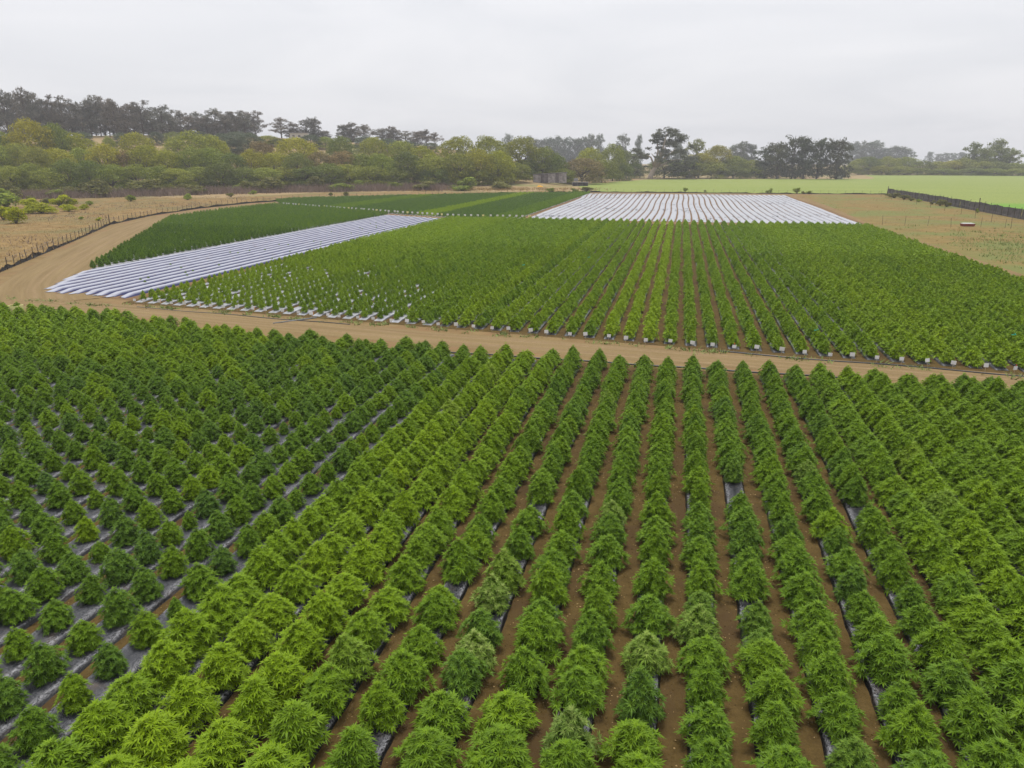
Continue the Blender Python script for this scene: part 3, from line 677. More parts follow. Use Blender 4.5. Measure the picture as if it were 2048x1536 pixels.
TREES = [
 ('willow',-303.5,275.6,5.84,22.7,20.1,'olive','back'), ('willow',-289.8,282.9,5.25,27.0,20.7,'yellow','back'), ('willow',-286.9,292.9,6.01,24.6,16.2,'olive','back'),
 ('willow',-284.3,302.3,6.81,20.0,20.0,'yellow','back'), ('willow',-283.7,323.1,9.32,16.1,8.6,'olive','back'), ('willow',-267.8,323.5,7.86,20.0,17.9,'yellow','back'),
 ('willow',-244.5,335.3,7.12,21.5,28.4,'olive','back'), ('willow',-237.9,343.7,7.59,18.9,15.5,'yellow','back'), ('willow',-262.9,389.6,16.59,12.6,16.0,'blue','back'),
 ('willow',-251.4,397.1,16.59,12.8,19.1,'blue','back'), ('willow',-222.3,362.2,8.64,15.0,16.1,'brown','back'), ('willow',-201.7,362.7,6.74,19.3,24.4,'yellow','back'),
 ('willow',-183.2,378.0,7.0,19.9,17.4,'dark','back'), ('willow',-169.4,389.8,7.4,19.0,17.2,'olive','back'), ('willow',-155.5,395.5,7.15,17.5,17.4,'olive','back'),
 ('willow',-143.0,394.9,6.32,15.8,17.8,'yellow','back'), ('willow',-124.4,401.1,5.39,22.1,22.8,'olive','back'), ('willow',-105.7,406.5,4.13,23.6,22.3,'olive','back'),
 ('willow',-92.1,420.0,3.78,23.3,22.3,'olive','back'), ('willow',-79.4,422.6,2.97,18.9,17.8,'olive','back'), ('willow',-71.7,424.0,0.0,18.3,14.4,'dark','back'),
 ('willow',-286.1,259.2,2.92,17.4,13.8,'olive','mid'), ('willow',-283.3,268.7,3.42,17.8,16.4,'olive','mid'), ('willow',-268.6,263.8,2.02,17.7,13.5,'olive','mid'),
 ('willow',-270.2,275.3,2.96,16.4,18.4,'yellow','mid'), ('willow',-267.2,286.3,3.68,15.7,16.1,'olive','mid'), ('willow',-255.3,287.1,2.89,18.1,16.1,'yellow','mid'),
 ('willow',-249.7,292.9,3.0,15.3,15.1,'brown','mid'), ('willow',-242.9,298.2,3.01,18.1,18.0,'yellow','mid'), ('willow',-233.8,300.0,2.55,16.2,16.6,'yellow','mid'),
 ('willow',-223.7,304.7,2.31,17.6,15.7,'olive','mid'), ('willow',-218.5,311.9,2.6,17.5,17.3,'olive','mid'), ('willow',-211.8,318.0,2.74,14.6,15.5,'dark','mid'),
 ('willow',-206.3,326.7,3.21,16.2,15.3,'yellow','mid'), ('willow',-197.6,332.6,3.19,14.5,17.1,'yellow','mid'), ('willow',-183.3,328.9,2.05,15.8,15.4,'dark','mid'),
 ('willow',-178.9,343.1,3.01,15.4,15.9,'brown','mid'), ('willow',-169.0,348.4,2.93,15.3,18.2,'brown','mid'), ('willow',-158.7,351.2,2.67,14.4,17.8,'olive','mid'),
 ('willow',-147.4,349.4,2.04,15.6,16.2,'olive','mid'), ('willow',-136.6,356.6,2.2,16.5,16.6,'dark','mid'), ('willow',-124.1,358.9,1.96,15.2,20.7,'olive','mid'),
 ('willow',-111.4,362.2,1.62,16.0,17.9,'olive','mid'), ('willow',-102.7,369.2,1.66,17.9,17.2,'yellow','mid'), ('willow',-92.9,372.7,1.44,17.8,16.8,'yellow','mid'),
 ('willow',-262.0,233.2,0.31,11.1,15.3,'olive','front'), ('willow',-261.7,242.5,0.58,11.4,14.4,'olive','front'), ('willow',-255.6,246.4,0.5,12.6,12.6,'olive','front'),
 ('willow',-247.4,246.8,0.27,10.8,14.4,'olive','front'), ('willow',-243.3,252.4,0.31,14.1,13.0,'dark','front'), ('willow',-241.2,261.2,0.54,13.6,13.6,'dark','front'),
 ('willow',-233.8,265.5,0.46,11.7,15.3,'olive','front'), ('willow',-227.7,272.2,0.52,12.1,15.6,'olive','front'), ('willow',-226.9,284.9,1.11,10.4,16.2,'olive','front'),
 ('willow',-217.7,284.6,0.72,9.9,16.4,'olive','front'), ('willow',-214.7,296.8,1.27,10.0,15.5,'olive','front'), ('willow',-204.1,298.5,0.93,12.2,15.9,'dark','front'),
 ('willow',-198.0,305.1,1.07,10.0,15.9,'dark','front'), ('willow',-190.4,311.7,1.17,9.6,18.8,'olive','front'), ('willow',-186.6,324.0,1.84,9.2,21.1,'olive','front'),
 ('willow',-177.2,325.7,1.53,9.6,20.9,'dark','front'), ('willow',-166.7,329.7,1.37,11.1,16.0,'dark','front'), ('willow',-161.0,339.5,1.83,10.0,21.6,'olive','front'),
 ('willow',-149.6,338.7,1.36,9.8,20.2,'olive','front'), ('willow',-141.7,349.3,1.83,8.6,20.3,'dark','front'), ('willow',-134.7,360.0,2.41,8.5,16.0,'olive','front'),
 ('willow',-121.9,355.2,1.62,8.9,15.7,'dark','front'), ('willow',-115.5,365.3,2.0,9.0,18.8,'olive','front'), ('willow',-103.6,366.3,1.54,7.7,20.1,'olive','front'),
 ('willow',-94.5,375.2,1.63,11.8,21.4,'olive','front'), ('willow',-88.8,390.0,2.07,11.1,19.3,'olive','front'), ('willow',-88.2,418.8,3.44,10.8,18.4,'dark','front'),
 ('willow',-82.5,424.0,3.26,9.3,17.4,'olive','front'), ('willow',-76.7,429.2,3.03,11.2,17.5,'dark','front'), ('willow',-58.0,436.2,0.0,15.4,28.2,'brown','mid right'),
 ('willow',-67.1,419.7,0.0,9.6,17.1,'olive','mid right'), ('willow',-62.4,506.2,0.0,22.8,21.0,'yellow','mid right'), ('willow',-46.9,512.9,0.0,24.8,18.4,'olive','mid right'),
 ('willow',-49.5,467.4,0.0,14.3,21.9,'olive','mid right'), ('willow',-42.7,518.2,0.0,12.1,20.8,'dark','mid right'), ('willow',-43.2,588.4,0.0,22.0,21.8,'dark','mid right'),
 ('willow',-36.6,583.9,0.0,11.9,17.1,'dark','mid right'), ('willow',-14.3,599.8,0.0,14.5,31.6,'dark','mid right'), ('willow',3.0,600.0,0.0,14.5,27.4,'olive','mid right'),
 ('willow',12.2,604.9,0.0,19.4,31.4,'yellow','mid right'), ('willow',26.1,614.4,0.0,26.2,25.3,'yellow','mid right'), ('willow',22.0,597.6,0.0,13.0,27.2,'olive','mid right'),
 ('willow',39.3,613.7,0.0,17.9,23.7,'olive','mid right'), ('willow',38.3,598.8,0.0,10.1,23.2,'dark','mid right'), ('willow',53.2,617.7,0.0,14.5,23.8,'olive','mid right'),
 ('willow',56.6,607.4,0.0,8.9,19.5,'olive','mid right'), ('willow',167.2,782.3,0.0,15.3,20.4,'olive','far right'), ('willow',177.4,785.2,0.0,17.6,25.3,'dark','far right'),
 ('willow',193.8,786.5,0.0,18.0,27.1,'olive','far right'), ('willow',211.8,792.2,0.0,17.1,29.1,'olive','far right'), ('willow',157.3,774.2,0.0,9.2,24.2,'olive','far right'),
 ('willow',186.0,772.9,0.0,9.3,23.9,'yellow','far right'), ('willow',201.7,774.2,0.0,8.8,24.8,'olive','far right'), ('willow',228.6,797.9,0.0,13.9,29.3,'dark','far right'),
 ('willow',241.7,794.0,0.0,12.9,24.2,'olive','far right'), ('willow',254.2,795.4,0.0,13.9,26.0,'yellow','far right'), ('willow',263.9,797.5,0.0,16.6,24.1,'olive','far right'),
 ('willow',274.7,783.2,0.0,13.0,25.5,'olive','far right'), ('willow',288.7,783.5,0.0,13.0,23.5,'dark','far right'), ('willow',302.3,783.7,0.0,11.6,25.3,'olive','far right'),
 ('willow',313.1,779.5,0.0,11.6,25.0,'olive','far right'), ('willow',221.3,784.4,0.0,7.4,27.0,'olive','far right'), ('willow',242.2,778.2,0.0,6.6,26.6,'olive','far right'),
 ('willow',264.8,776.1,0.0,7.1,26.3,'dark','far right'), ('willow',281.6,770.1,0.0,6.8,25.9,'olive','far right'), ('willow',301.3,768.0,0.0,6.8,25.7,'olive','far right'),
 ('willow',-367.3,346.6,20.81,8.3,12.3,'dark','slope'), ('willow',-350.3,363.7,21.45,9.2,11.5,'dark','slope'), ('willow',-342.3,371.3,21.74,8.1,9.9,'blue','slope'),
 ('willow',-327.8,384.1,22.24,7.3,8.9,'blue','slope'), ('willow',-313.2,396.1,22.59,7.9,9.1,'blue','slope'), ('willow',-305.6,402.0,22.59,8.0,12.2,'dark','slope'),
 ('willow',-293.1,411.3,22.59,8.2,12.4,'blue','slope'), ('willow',-276.3,422.7,22.59,8.5,15.7,'blue','slope'), ('willow',-260.0,432.9,22.17,6.8,14.0,'olive','slope'),
 ('willow',-254.9,436.0,21.89,5.3,12.8,'dark','slope'), ('willow',-237.1,445.9,20.91,8.9,14.3,'blue','slope'), ('willow',-228.8,450.2,20.46,8.2,13.0,'olive','slope'),
 ('willow',-205.7,461.2,19.34,10.1,15.2,'blue','slope'), ('willow',-192.3,466.9,18.83,8.8,14.6,'blue','slope'), ('willow',-180.2,471.8,18.37,8.1,14.7,'blue','slope'),
 ('willow',-166.2,476.9,17.85,7.4,13.4,'blue','slope'), ('eucalyptus',-403.5,379.4,26.54,26.7,14.2,'grey','ridge'), ('eucalyptus',-409.7,391.1,27.52,24.6,14.3,'grey','ridge'),
 ('eucalyptus',-392.2,382.9,26.35,28.4,11.4,'grey','ridge'), ('eucalyptus',-389.0,385.6,26.44,25.9,11.8,'grey','ridge'), ('eucalyptus',-386.8,388.6,26.61,22.0,13.0,'grey','ridge'),
 ('eucalyptus',-379.9,389.7,26.39,25.0,12.3,'grey','ridge'), ('eucalyptus',-381.1,398.4,27.21,24.4,14.5,'grey','ridge'), ('eucalyptus',-382.5,407.2,27.96,22.6,13.0,'grey','ridge'),
 ('eucalyptus',-375.2,406.9,27.71,20.6,14.8,'grey','ridge'), ('eucalyptus',-373.3,412.1,28.07,22.1,14.9,'grey','ridge'), ('eucalyptus',-369.8,416.2,28.29,23.6,13.4,'grey','ridge'),
 ('eucalyptus',-364.3,417.5,28.23,23.3,11.3,'grey','ridge'), ('eucalyptus',-351.8,409.9,26.99,22.0,11.7,'grey','ridge'), ('eucalyptus',-351.2,417.4,27.72,19.5,14.5,'grey','ridge'),
 ('eucalyptus',-358.7,434.2,29.38,19.7,13.6,'grey','ridge'), ('eucalyptus',-346.8,427.4,28.5,21.1,13.7,'grey','ridge'), ('eucalyptus',-346.8,436.9,29.16,17.4,13.8,'grey','ridge'),
 ('eucalyptus',-333.6,429.0,27.82,19.3,14.6,'grey','ridge'), ('eucalyptus',-332.7,435.4,28.29,16.1,13.9,'grey','ridge'), ('eucalyptus',-337.9,452.5,29.66,15.9,13.1,'grey','ridge'),
 ('eucalyptus',-329.2,450.5,29.18,13.0,14.1,'grey','ridge'), ('eucalyptus',-331.3,462.9,29.92,14.9,15.5,'grey','ridge'), ('eucalyptus',-320.7,458.6,29.3,13.2,14.0,'grey','ridge'),
 ('eucalyptus',-313.7,459.5,29.05,18.2,14.2,'grey','ridge'), ('eucalyptus',-308.1,461.0,28.89,16.1,15.0,'grey','ridge'), ('eucalyptus',-303.2,465.2,28.96,16.5,14.4,'grey','ridge'),
 ('eucalyptus',-301.9,474.5,29.5,15.6,16.5,'grey','ridge'), ('eucalyptus',-300.0,484.8,29.85,16.8,16.5,'grey','ridge'), ('eucalyptus',-410.0,378.4,26.78,25.4,11.6,'grey','ridge'),
 ('gum',-418.9,395.2,27.85,16.4,13.7,'grey','ridge back'), ('gum',-413.7,399.3,28.02,23.4,11.7,'grey','ridge back'), ('gum',-416.0,409.0,28.41,23.5,10.0,'grey','ridge back'),
 ('gum',-408.5,406.3,28.33,15.6,14.2,'grey','ridge back'), ('gum',-404.8,409.8,28.48,15.5,13.1,'grey','ridge back'), ('gum',-401.6,414.4,28.68,15.5,14.8,'grey','ridge back'),
 ('gum',-400.4,420.8,28.95,13.8,12.0,'grey','ridge back'), ('gum',-393.4,421.1,28.98,11.4,14.3,'grey','ridge back'), ('gum',-390.7,427.0,29.25,15.6,12.7,'grey','ridge back'),
 ('gum',-390.1,434.8,29.54,19.2,11.8,'grey','ridge back'), ('gum',-383.3,435.5,29.63,21.2,13.0,'grey','ridge back'), ('gum',-381.2,440.8,29.84,20.2,11.9,'grey','ridge back'),
 ('gum',-380.9,447.6,30.05,14.1,10.7,'grey','ridge back'), ('gum',-369.1,441.5,29.93,10.5,15.4,'grey','ridge back'), ('gum',-370.6,452.5,30.36,16.0,10.6,'grey','ridge back'),
 ('gum',-363.0,452.2,30.36,14.5,11.0,'grey','ridge back'), ('gum',-357.5,453.7,30.29,7.9,14.9,'grey','ridge back'), ('gum',-355.2,461.0,30.41,13.6,15.6,'grey','ridge back'),
 ('gum',-346.9,458.4,30.19,7.3,10.9,'grey','ridge back'), ('gum',-342.0,462.2,30.2,5.9,12.9,'grey','ridge back'), ('gum',-343.5,473.8,30.47,3.3,14.4,'grey','ridge back'),
 ('gum',-331.9,469.5,30.19,10.6,15.4,'grey','ridge back'), ('gum',-329.4,475.8,30.33,5.5,13.3,'grey','ridge back'), ('gum',-323.6,478.6,30.3,9.7,16.0,'grey','ridge back'),
 ('gum',-317.8,482.0,30.28,12.5,13.7,'grey','ridge back'), ('gum',-310.9,483.3,30.18,12.4,11.6,'grey','ridge back'), ('gum',-307.2,489.9,30.31,11.8,12.6,'grey','ridge back'),
 ('eucalyptus',-287.6,497.9,29.09,13.4,16.7,'grey','ridge2'), ('gum',-280.0,502.2,28.59,10.6,12.8,'grey','ridge2'), ('eucalyptus',-272.4,506.4,28.1,13.6,13.9,'grey','ridge2'),
 ('gum',-267.3,509.1,27.78,15.7,10.9,'grey','ridge2'), ('gum',-261.9,511.9,27.44,6.8,13.0,'grey','ridge2'), ('gum',-258.8,541.3,26.83,12.8,12.6,'grey','ridge3'),
 ('gum',-253.3,543.9,26.5,14.7,11.5,'grey','ridge3'), ('eucalyptus',-245.3,547.5,26.15,14.0,15.8,'grey','ridge3'), ('gum',-231.7,553.4,25.56,11.8,15.9,'grey','ridge3'),
 ('gum',-224.5,556.4,25.25,12.9,12.7,'grey','ridge3'), ('eucalyptus',-214.9,560.2,24.84,10.8,18.1,'grey','ridge3'), ('gum',-206.5,563.4,24.48,10.8,13.9,'grey','ridge3'),
 ('eucalyptus',-200.1,565.6,24.21,12.6,11.7,'grey','ridge3'), ('eucalyptus',-193.5,567.9,23.71,10.9,11.8,'grey','ridge3'), ('eucalyptus',9.7,611.9,0.0,28.9,19.8,'olive','thin'),
 ('gum',62.6,607.4,0.0,22.2,17.8,'deep','clump'), ('gum',70.5,599.9,0.0,26.1,18.2,'deep','clump'), ('gum',81.6,601.5,0.0,30.7,20.4,'deep','clump'),
 ('gum',89.2,595.8,0.0,28.0,16.4,'deep','clump'), ('gum',98.8,596.7,0.0,28.0,20.1,'deep','clump'), ('gum',111.3,589.8,0.0,28.4,19.0,'deep','clump'),
 ('gumbig',-15.7,570.8,0.0,35.7,46.0,'deep','landmark'), ('gum',275.5,809.4,0.0,28.2,20.4,'dark','right clump'), ('gum',283.4,801.7,0.0,24.4,19.2,'dark','right clump'),
 ('gum',295.3,812.7,0.0,30.9,24.2,'dark','right clump'), ('gum',304.9,805.2,0.0,23.9,22.0,'dark','right clump'), ('gum',-222.5,1076.2,11.06,35.3,20.5,'blue','far ridge'),
 ('gum',-209.5,1063.8,10.25,31.1,20.2,'blue','far ridge'), ('gum',-202.0,1078.5,9.45,32.9,20.4,'blue','far ridge'), ('gum',-194.8,1096.2,8.66,36.2,20.7,'blue','far ridge'),
 ('gum',-182.5,1085.0,7.86,37.2,20.5,'blue','far ridge'), ('gum',-175.3,1105.5,7.06,36.7,20.8,'blue','far ridge'), ('gum',-164.2,1101.1,6.75,39.0,20.7,'blue','far ridge'),
 ('gum',-152.9,1094.8,6.49,36.7,20.5,'blue','far ridge'), ('gum',-141.3,1084.7,6.21,38.5,20.3,'blue','far ridge'), ('gum',-130.4,1077.3,5.9,40.7,20.1,'blue','far ridge'),
 ('gum',-123.2,1102.8,5.7,41.5,20.5,'blue','far ridge'), ('gum',-229.7,973.3,13.56,33.4,12.0,'blue','far lone'), ('gum',-80.4,996.8,3.01,41.8,19.7,'blue','far lone'),
 ('gum',-59.0,998.3,2.62,40.2,12.5,'blue','far lone'), ('gum',58.7,948.2,1.27,29.0,18.2,'blue','far mid'), ('gum',68.7,947.5,1.27,32.9,21.8,'blue','far mid'),
 ('gum',79.9,946.6,1.27,30.0,15.7,'blue','far mid'), ('gum',-8.6,950.0,1.27,31.6,18.6,'blue','far mid'), ('gum',280.5,1371.6,4.0,36.2,32.3,'blue','far grove'),
 ('gum',295.0,1368.6,4.0,40.0,33.8,'blue','far grove'), ('gum',309.9,1365.3,4.0,39.9,33.6,'blue','far grove'), ('gum',327.4,1361.2,4.0,29.4,33.5,'blue','far grove'),
 ('gum',345.9,1356.6,4.0,31.6,33.2,'blue','far grove'), ('gum',360.0,1352.9,4.0,27.6,24.8,'blue','far grove'), ('gum',505.7,1727.5,4.0,26.4,16.8,'blue','far horizon'),
 ('gum',520.3,1723.2,4.0,22.4,18.8,'blue','far horizon'), ('gum',533.8,1719.0,4.0,24.3,22.9,'blue','far horizon'), ('gum',547.5,1714.7,4.0,24.2,16.6,'blue','far horizon'),
 ('gum',560.9,1710.4,4.0,25.1,20.6,'blue','far horizon'),
]
SHRUBS = [
 (-155.4,140.2,3.78,2.83,'y','meadow'), (-144.0,132.8,3.57,3.12,'y','meadow'), (-196.4,178.7,6.87,3.59,'g','meadow'), (-229.7,207.7,5.2,3.82,'g','meadow'),
 (-185.0,176.6,4.39,2.63,'y','meadow'), (-164.7,160.2,5.83,2.39,'y','meadow'), (-166.7,157.8,2.1,1.31,'y','meadow'), (-199.2,196.5,3.23,1.61,'o','meadow'),
 (-184.6,186.4,4.58,2.9,'y','meadow'), (-183.2,189.3,2.78,2.16,'y','meadow'), (-164.0,168.3,3.58,1.65,'y','meadow'), (-166.5,176.3,2.58,1.29,'y','meadow'),
 (-179.6,192.8,1.72,1.25,'g','meadow'), (-183.5,215.1,2.57,1.88,'g','meadow'), (-170.8,228.0,2.67,1.96,'g','meadow'), (-200.7,269.7,1.68,1.05,'y','meadow'),
 (-131.4,142.8,1.28,0.7,'y','meadow'), (-138.8,145.6,0.95,0.6,'g','meadow'), (-228.1,229.3,5.62,2.62,'g','meadow'), (-225.4,215.4,2.31,1.24,'o','meadow'),
 (-258.9,282.2,6.34,4.53,'y','meadow'), (-228.2,268.3,5.53,4.26,'o','meadow'), (-233.4,305.6,5.71,4.29,'o','meadow'), (-208.2,277.9,6.05,3.03,'o','meadow'),
 (-193.6,297.2,6.34,3.17,'g','meadow'), (-172.4,271.6,2.48,1.45,'g','meadow'), (-168.8,250.8,2.69,1.35,'o','meadow'), (-149.2,325.1,4.76,3.33,'g','meadow'),
 (-127.4,264.4,1.76,1.56,'o','meadow'), (-135.0,266.8,1.39,1.19,'o','meadow'), (-287.2,264.8,10.98,6.15,'g','meadow'), (-98.2,324.9,6.91,2.07,'g','bank'),
 (-106.2,334.9,4.29,1.9,'g','bank'), (-54.9,313.2,3.03,1.95,'g','bank'), (-41.4,326.8,5.35,2.01,'o','bank'), (-45.5,320.5,3.07,1.54,'g','bank'),
 (-158.0,380.1,7.71,5.51,'g','bank'), (-147.2,382.6,11.02,4.41,'y','bank'), (1.6,339.4,1.8,1.57,'g','back fence'), (35.9,331.6,1.5,1.07,'g','back fence'),
 (37.6,334.5,1.51,1.73,'g','back fence'), (48.0,331.9,2.55,2.13,'g','back fence'), (50.5,332.5,1.28,0.85,'o','back fence'), (52.4,330.5,2.11,1.06,'g','back fence'),
 (10.3,338.7,1.11,0.67,'o','back fence'), (77.8,299.7,4.5,1.69,'o','right fence'), (78.3,288.9,3.6,1.44,'o','right fence'), (77.8,278.6,2.08,1.04,'o','right fence'),
 (78.6,272.4,1.69,0.85,'g','right fence'), (78.3,257.6,1.44,1.12,'o','right fence'), (78.1,249.5,2.16,1.7,'o','right fence'), (78.4,244.5,2.11,1.66,'o','right fence'),
 (77.5,217.9,0.8,1.07,'g','right fence'),
]

# ================================================================== TREES
LEAFCOL = {'olive': (0.215, 0.245, 0.030), 'yellow': (0.285, 0.282, 0.018), 'dark': (0.15, 0.19, 0.034), 'blue': (0.10, 0.125, 0.07), 'deep': (0.075, 0.088, 0.042), 'brown': (0.22, 0.17, 0.06), 'grey': (0.165, 0.155, 0.125)}  # grey is lightened so the ridge crowns carry haze in their leaf colour
def leaf_cards(n, R, lobes, size, shell=(0.72, 1.0), up=0.25, bottom=-0.55):
    """n leaf sprays spread through the shells of ellipsoid lobes ((centre), (radii), weight)"""
    V, F = [], []; tot = sum(l[2] for l in lobes)
    for (c, r, w) in lobes:
        for _ in range(int(n * w / tot)):
            while True:
                d = vnorm((R.gauss(0, 1), R.gauss(0, 1), R.gauss(0, 1) + up))
                if d[2] > bottom: break
            k = R.uniform(*shell); p = (c[0] + d[0] * r[0] * k, c[1] + d[1] * r[1] * k, c[2] + d[2] * r[2] * k)
            if p[2] < 0.0: continue
            nrm = vnorm((d[0] + R.gauss(0, .55), d[1] + R.gauss(0, .55), d[2] + R.gauss(0, .55)))
            a = vnorm(cross(nrm, (R.gauss(0, 1), R.gauss(0, 1), R.gauss(0, 1)))); b = cross(nrm, a)
            s = size * R.uniform(0.6, 1.3); i = len(V)
            V += [mad(p, a, -s), mad(p, b, s * .42), mad(p, a, s), mad(p, b, -s * .42)]; F.append((i, i + 1, i + 2, i + 3))
    return V, F
def willow_proto(seed):
    R = random.Random(seed); lobes = []
    def dome(az, el, k=1.0):
        return (0.36 * k * math.cos(az) * math.cos(el), 0.36 * k * math.sin(az) * math.cos(el), 0.42 + 0.40 * k * math.sin(el))
    for i in range(26):
        el = math.asin(min(1, 0.02 + 0.98 * i / 25)); az = i * 2.4 + R.uniform(-.3, .3); c = dome(az, el, R.uniform(0.86, 1.04))
        q = R.uniform(0.11, 0.19); lobes.append((c, (q, q, q * R.uniform(0.65, 0.9)), q * q))
    for i in range(22):
        az = i * 2.4 + 1; q = R.uniform(0.11, 0.18); z = R.uniform(0.05, 0.40); rr = R.uniform(0.26, 0.38)
        lobes.append(((rr * math.cos(az), rr * math.sin(az), z), (q, q, q * 0.9), q * q))
    V, F = leaf_cards(8500, R, lobes, 0.020, (0.6, 1.06), up=0.5)
    t = MB(); t.tube([(0, 0, -0.03), (0.01, 0.01, 0.25), (0, 0, 0.55)], [0.035, 0.026, 0.012], 6)
    for i in range(6):
        az = i * 1.05; t.tube([(0, 0, 0.15 + .04 * i), (.16 * math.cos(az), .16 * math.sin(az), 0.36 + .03 * i), (.30 * math.cos(az), .30 * math.sin(az), 0.52 + .04 * i)], [0.018, 0.012, 0.005], 5)
    return mesh('crown', V, F, M['tree_leaf']), t.mesh('trunk', M['bark'], True)
def euc_proto(seed, dense=False):
    R = random.Random(seed); lobes = []; t = MB()
    lean = R.uniform(-.07, .07); low = R.uniform(.05, .12) if dense else R.uniform(.20, .38)
    t.tube([(0, 0, -0.04), (lean * .4, 0.01, 0.3), (lean, 0, 0.6), (lean * 1.2, .01, 0.93)], [0.026, 0.019, 0.012, 0.004], 6)
    n = 32 if dense else 20
    for i in range(n):
        z = low + (0.95 - low) * (i + .5) / n; az = i * 2.4 + R.uniform(-.6, .6)
        prof = interp([(.05, .85), (.35, 1.0), (.6, 1.0), (.8, .8), (.92, .5), (1, .2)], z)
        rr = R.uniform(0.06, 0.42) * prof
        c = (lean * z + rr * math.cos(az), rr * math.sin(az), z + R.uniform(-.04, .04))
        t.tube([(lean * z * .8, 0, max(.02, z - 0.14 - rr * .3)), ((c[0] + lean * z) * .5, c[1] * .5, max(.03, z - .08)), (c[0], c[1], z)], [0.010, 0.007, 0.003], 4)
        q = R.uniform(0.07, 0.15) * (1.25 if dense else 1.0)
        lobes.append((c, (q * 1.1, q * 1.1, q * .68), q * q))
        for _ in range(4):
            q2 = q * R.uniform(.35, .75); a2 = R.uniform(0, 6.28)
            lobes.append(((c[0] + q * math.cos(a2), c[1] + q * math.sin(a2), c[2] + R.uniform(-.07, .06)), (q2, q2, q2 * .65), q2 * q2))
    V, F = leaf_cards(6500 if dense else 3600, R, lobes, 0.024 if dense else 0.022, (0.15, 1.1), up=0.1, bottom=-.9)
    return mesh('crown', V, F, M['tree_leaf']), t.mesh('trunk', M['bark'], True)
def big_gum():
    R = random.Random(77); lobes = []; t = MB()
    t.tube([(-.17, 0, -.02), (-.165, 0, .06), (-.13, .01, .16), (-.08, .02, .26)], [.056, .040, .036, .030], 9)
    for end in [(-.30, .05, .52), (-.08, .1, .78), (.05, -.05, .93), (.22, .05, .60), (.34, -.05, .40), (.1, .2, .7), (.12, -.22, .55), (-.2, -.15, .5)]:
        m = tuple((a + b) / 2 + o for a, b, o in zip((-.08, .02, .26), end, (0.02, 0, .04))); t.tube([(-.10, .015, .22), m, end], [.024, .014, .004], 6)
    for i in range(84):
        z = .16 + .80 * R.random() ** 1.15; az = R.uniform(0, 6.28)
        prof = interp([(.15, .40), (.3, .52), (.5, .54), (.62, .46), (.74, .30), (.9, .24), (1, .10)], z); rr = prof * R.uniform(.3, 1.0)
        q = R.uniform(.05, .11); c = (.06 + rr * math.cos(az), rr * math.sin(az), z)
        if c[0] < -.05 and z < .30 and c[1] < .2: continue          # the trunk stands clear on this side
        lobes.append((c, (q, q, q * .65), q * q))
    V, F = leaf_cards(11000, R, lobes, 0.017, (.2, 1.05), up=.2, bottom=-.8)
    return mesh('crown', V, F, M['tree_leaf']), t.mesh('trunk', M['bark_pale'], True)
PROTO = {'willow': [willow_proto(200 + i) for i in range(6)], 'eucalyptus': [euc_proto(300 + i) for i in range(6)], 'gum': [euc_proto(400 + i, True) for i in range(5)], 'gumbig': [big_gum()]}
COLW = {'olive': 'olive green', 'yellow': 'yellow-green', 'dark': 'dark green', 'deep': 'dark', 'blue': 'hazy', 'brown': 'brownish', 'grey': 'grey-green'}
PLACE = {'back': 'tree at the tall back of the left thicket', 'mid': 'tree in the middle depth of the left thicket', 'front': 'tree at the front of the left thicket',
 'mid right': 'tree in the thicket around the big gum', 'far right': 'tree in the low line beyond the green field', 'ridge': 'eucalyptus in the long row on the hill skyline',
 'slope': 'bushy tree on the dry hillside above the thicket', 'ridge back': 'eucalyptus in the second row behind the hill skyline row', 'ridge2': 'eucalyptus on the skyline right of the pale hill building', 'ridge3': 'eucalyptus in the last group on the hill skyline', 'clump': 'gum tree in the dark clump beyond the green field',
 'right clump': 'tall tree rising above the low line at right', 'far ridge': 'tree in the misty row behind the shed', 'far lone': 'tree standing apart against the sky in mist',
 'far mid': 'tree in the mist behind the thicket', 'far grove': 'tree in the misty grove right of the dark clump', 'far horizon': 'tiny tree on the misty horizon'}
GROUPS = {k: (v.split(' ', 1)[1] if v.startswith('tree ') else v) for k, v in PLACE.items()}
R = random.Random(21)
rank = {}
for note in PLACE:
    L = sorted((i for i, t in enumerate(TREES) if t[7] == note), key=lambda i: in_frame(TREES[i][1], TREES[i][2], 10)[0])
    for n, i in enumerate(L): rank[i] = (n + 1, len(L))
for i, (kind, x, y, z, h, w, colr, note) in enumerate(TREES):
    crown, trunk = R.choice(PROTO[kind])
    rz = R.uniform(0, 6.28) if kind != 'gumbig' else -YAW * 0 + YAW
    nm = {'willow': 'willow_tree', 'eucalyptus': 'eucalyptus_tree', 'gum': 'gum_tree', 'gumbig': 'gum_tree'}[kind]
    wide = w * (1.12 if kind == 'willow' else 1.25 if kind in ('eucalyptus', 'gum') else 1.05)
    t = empty(nm, (x, y, z - 0.1), rz, (wide, wide, h * (1.06 if kind == 'willow' else 1.03)))
    c = put('crown', crown, t); b = LEAFCOL[colr]; j = R.uniform(.82, 1.2); k2 = R.uniform(.92, 1.1)
    c.color = (b[0] * j * k2, b[1] * j, b[2] * j, 1)
    tr = put('trunk', trunk, t)
    if kind == 'gumbig': tag(t, 'big dark gum tree with leaning pale trunk at the edge of the green field', 'tree')
    elif note == 'thin': tag(t, 'thin open-crowned eucalyptus just right of the big gum tree', 'tree')
    else:
        n, tot = rank[i]
        tag(t, f'{COLW[colr]} {PLACE[note]}, {nth(n)} from left', 'tree', GROUPS[note])

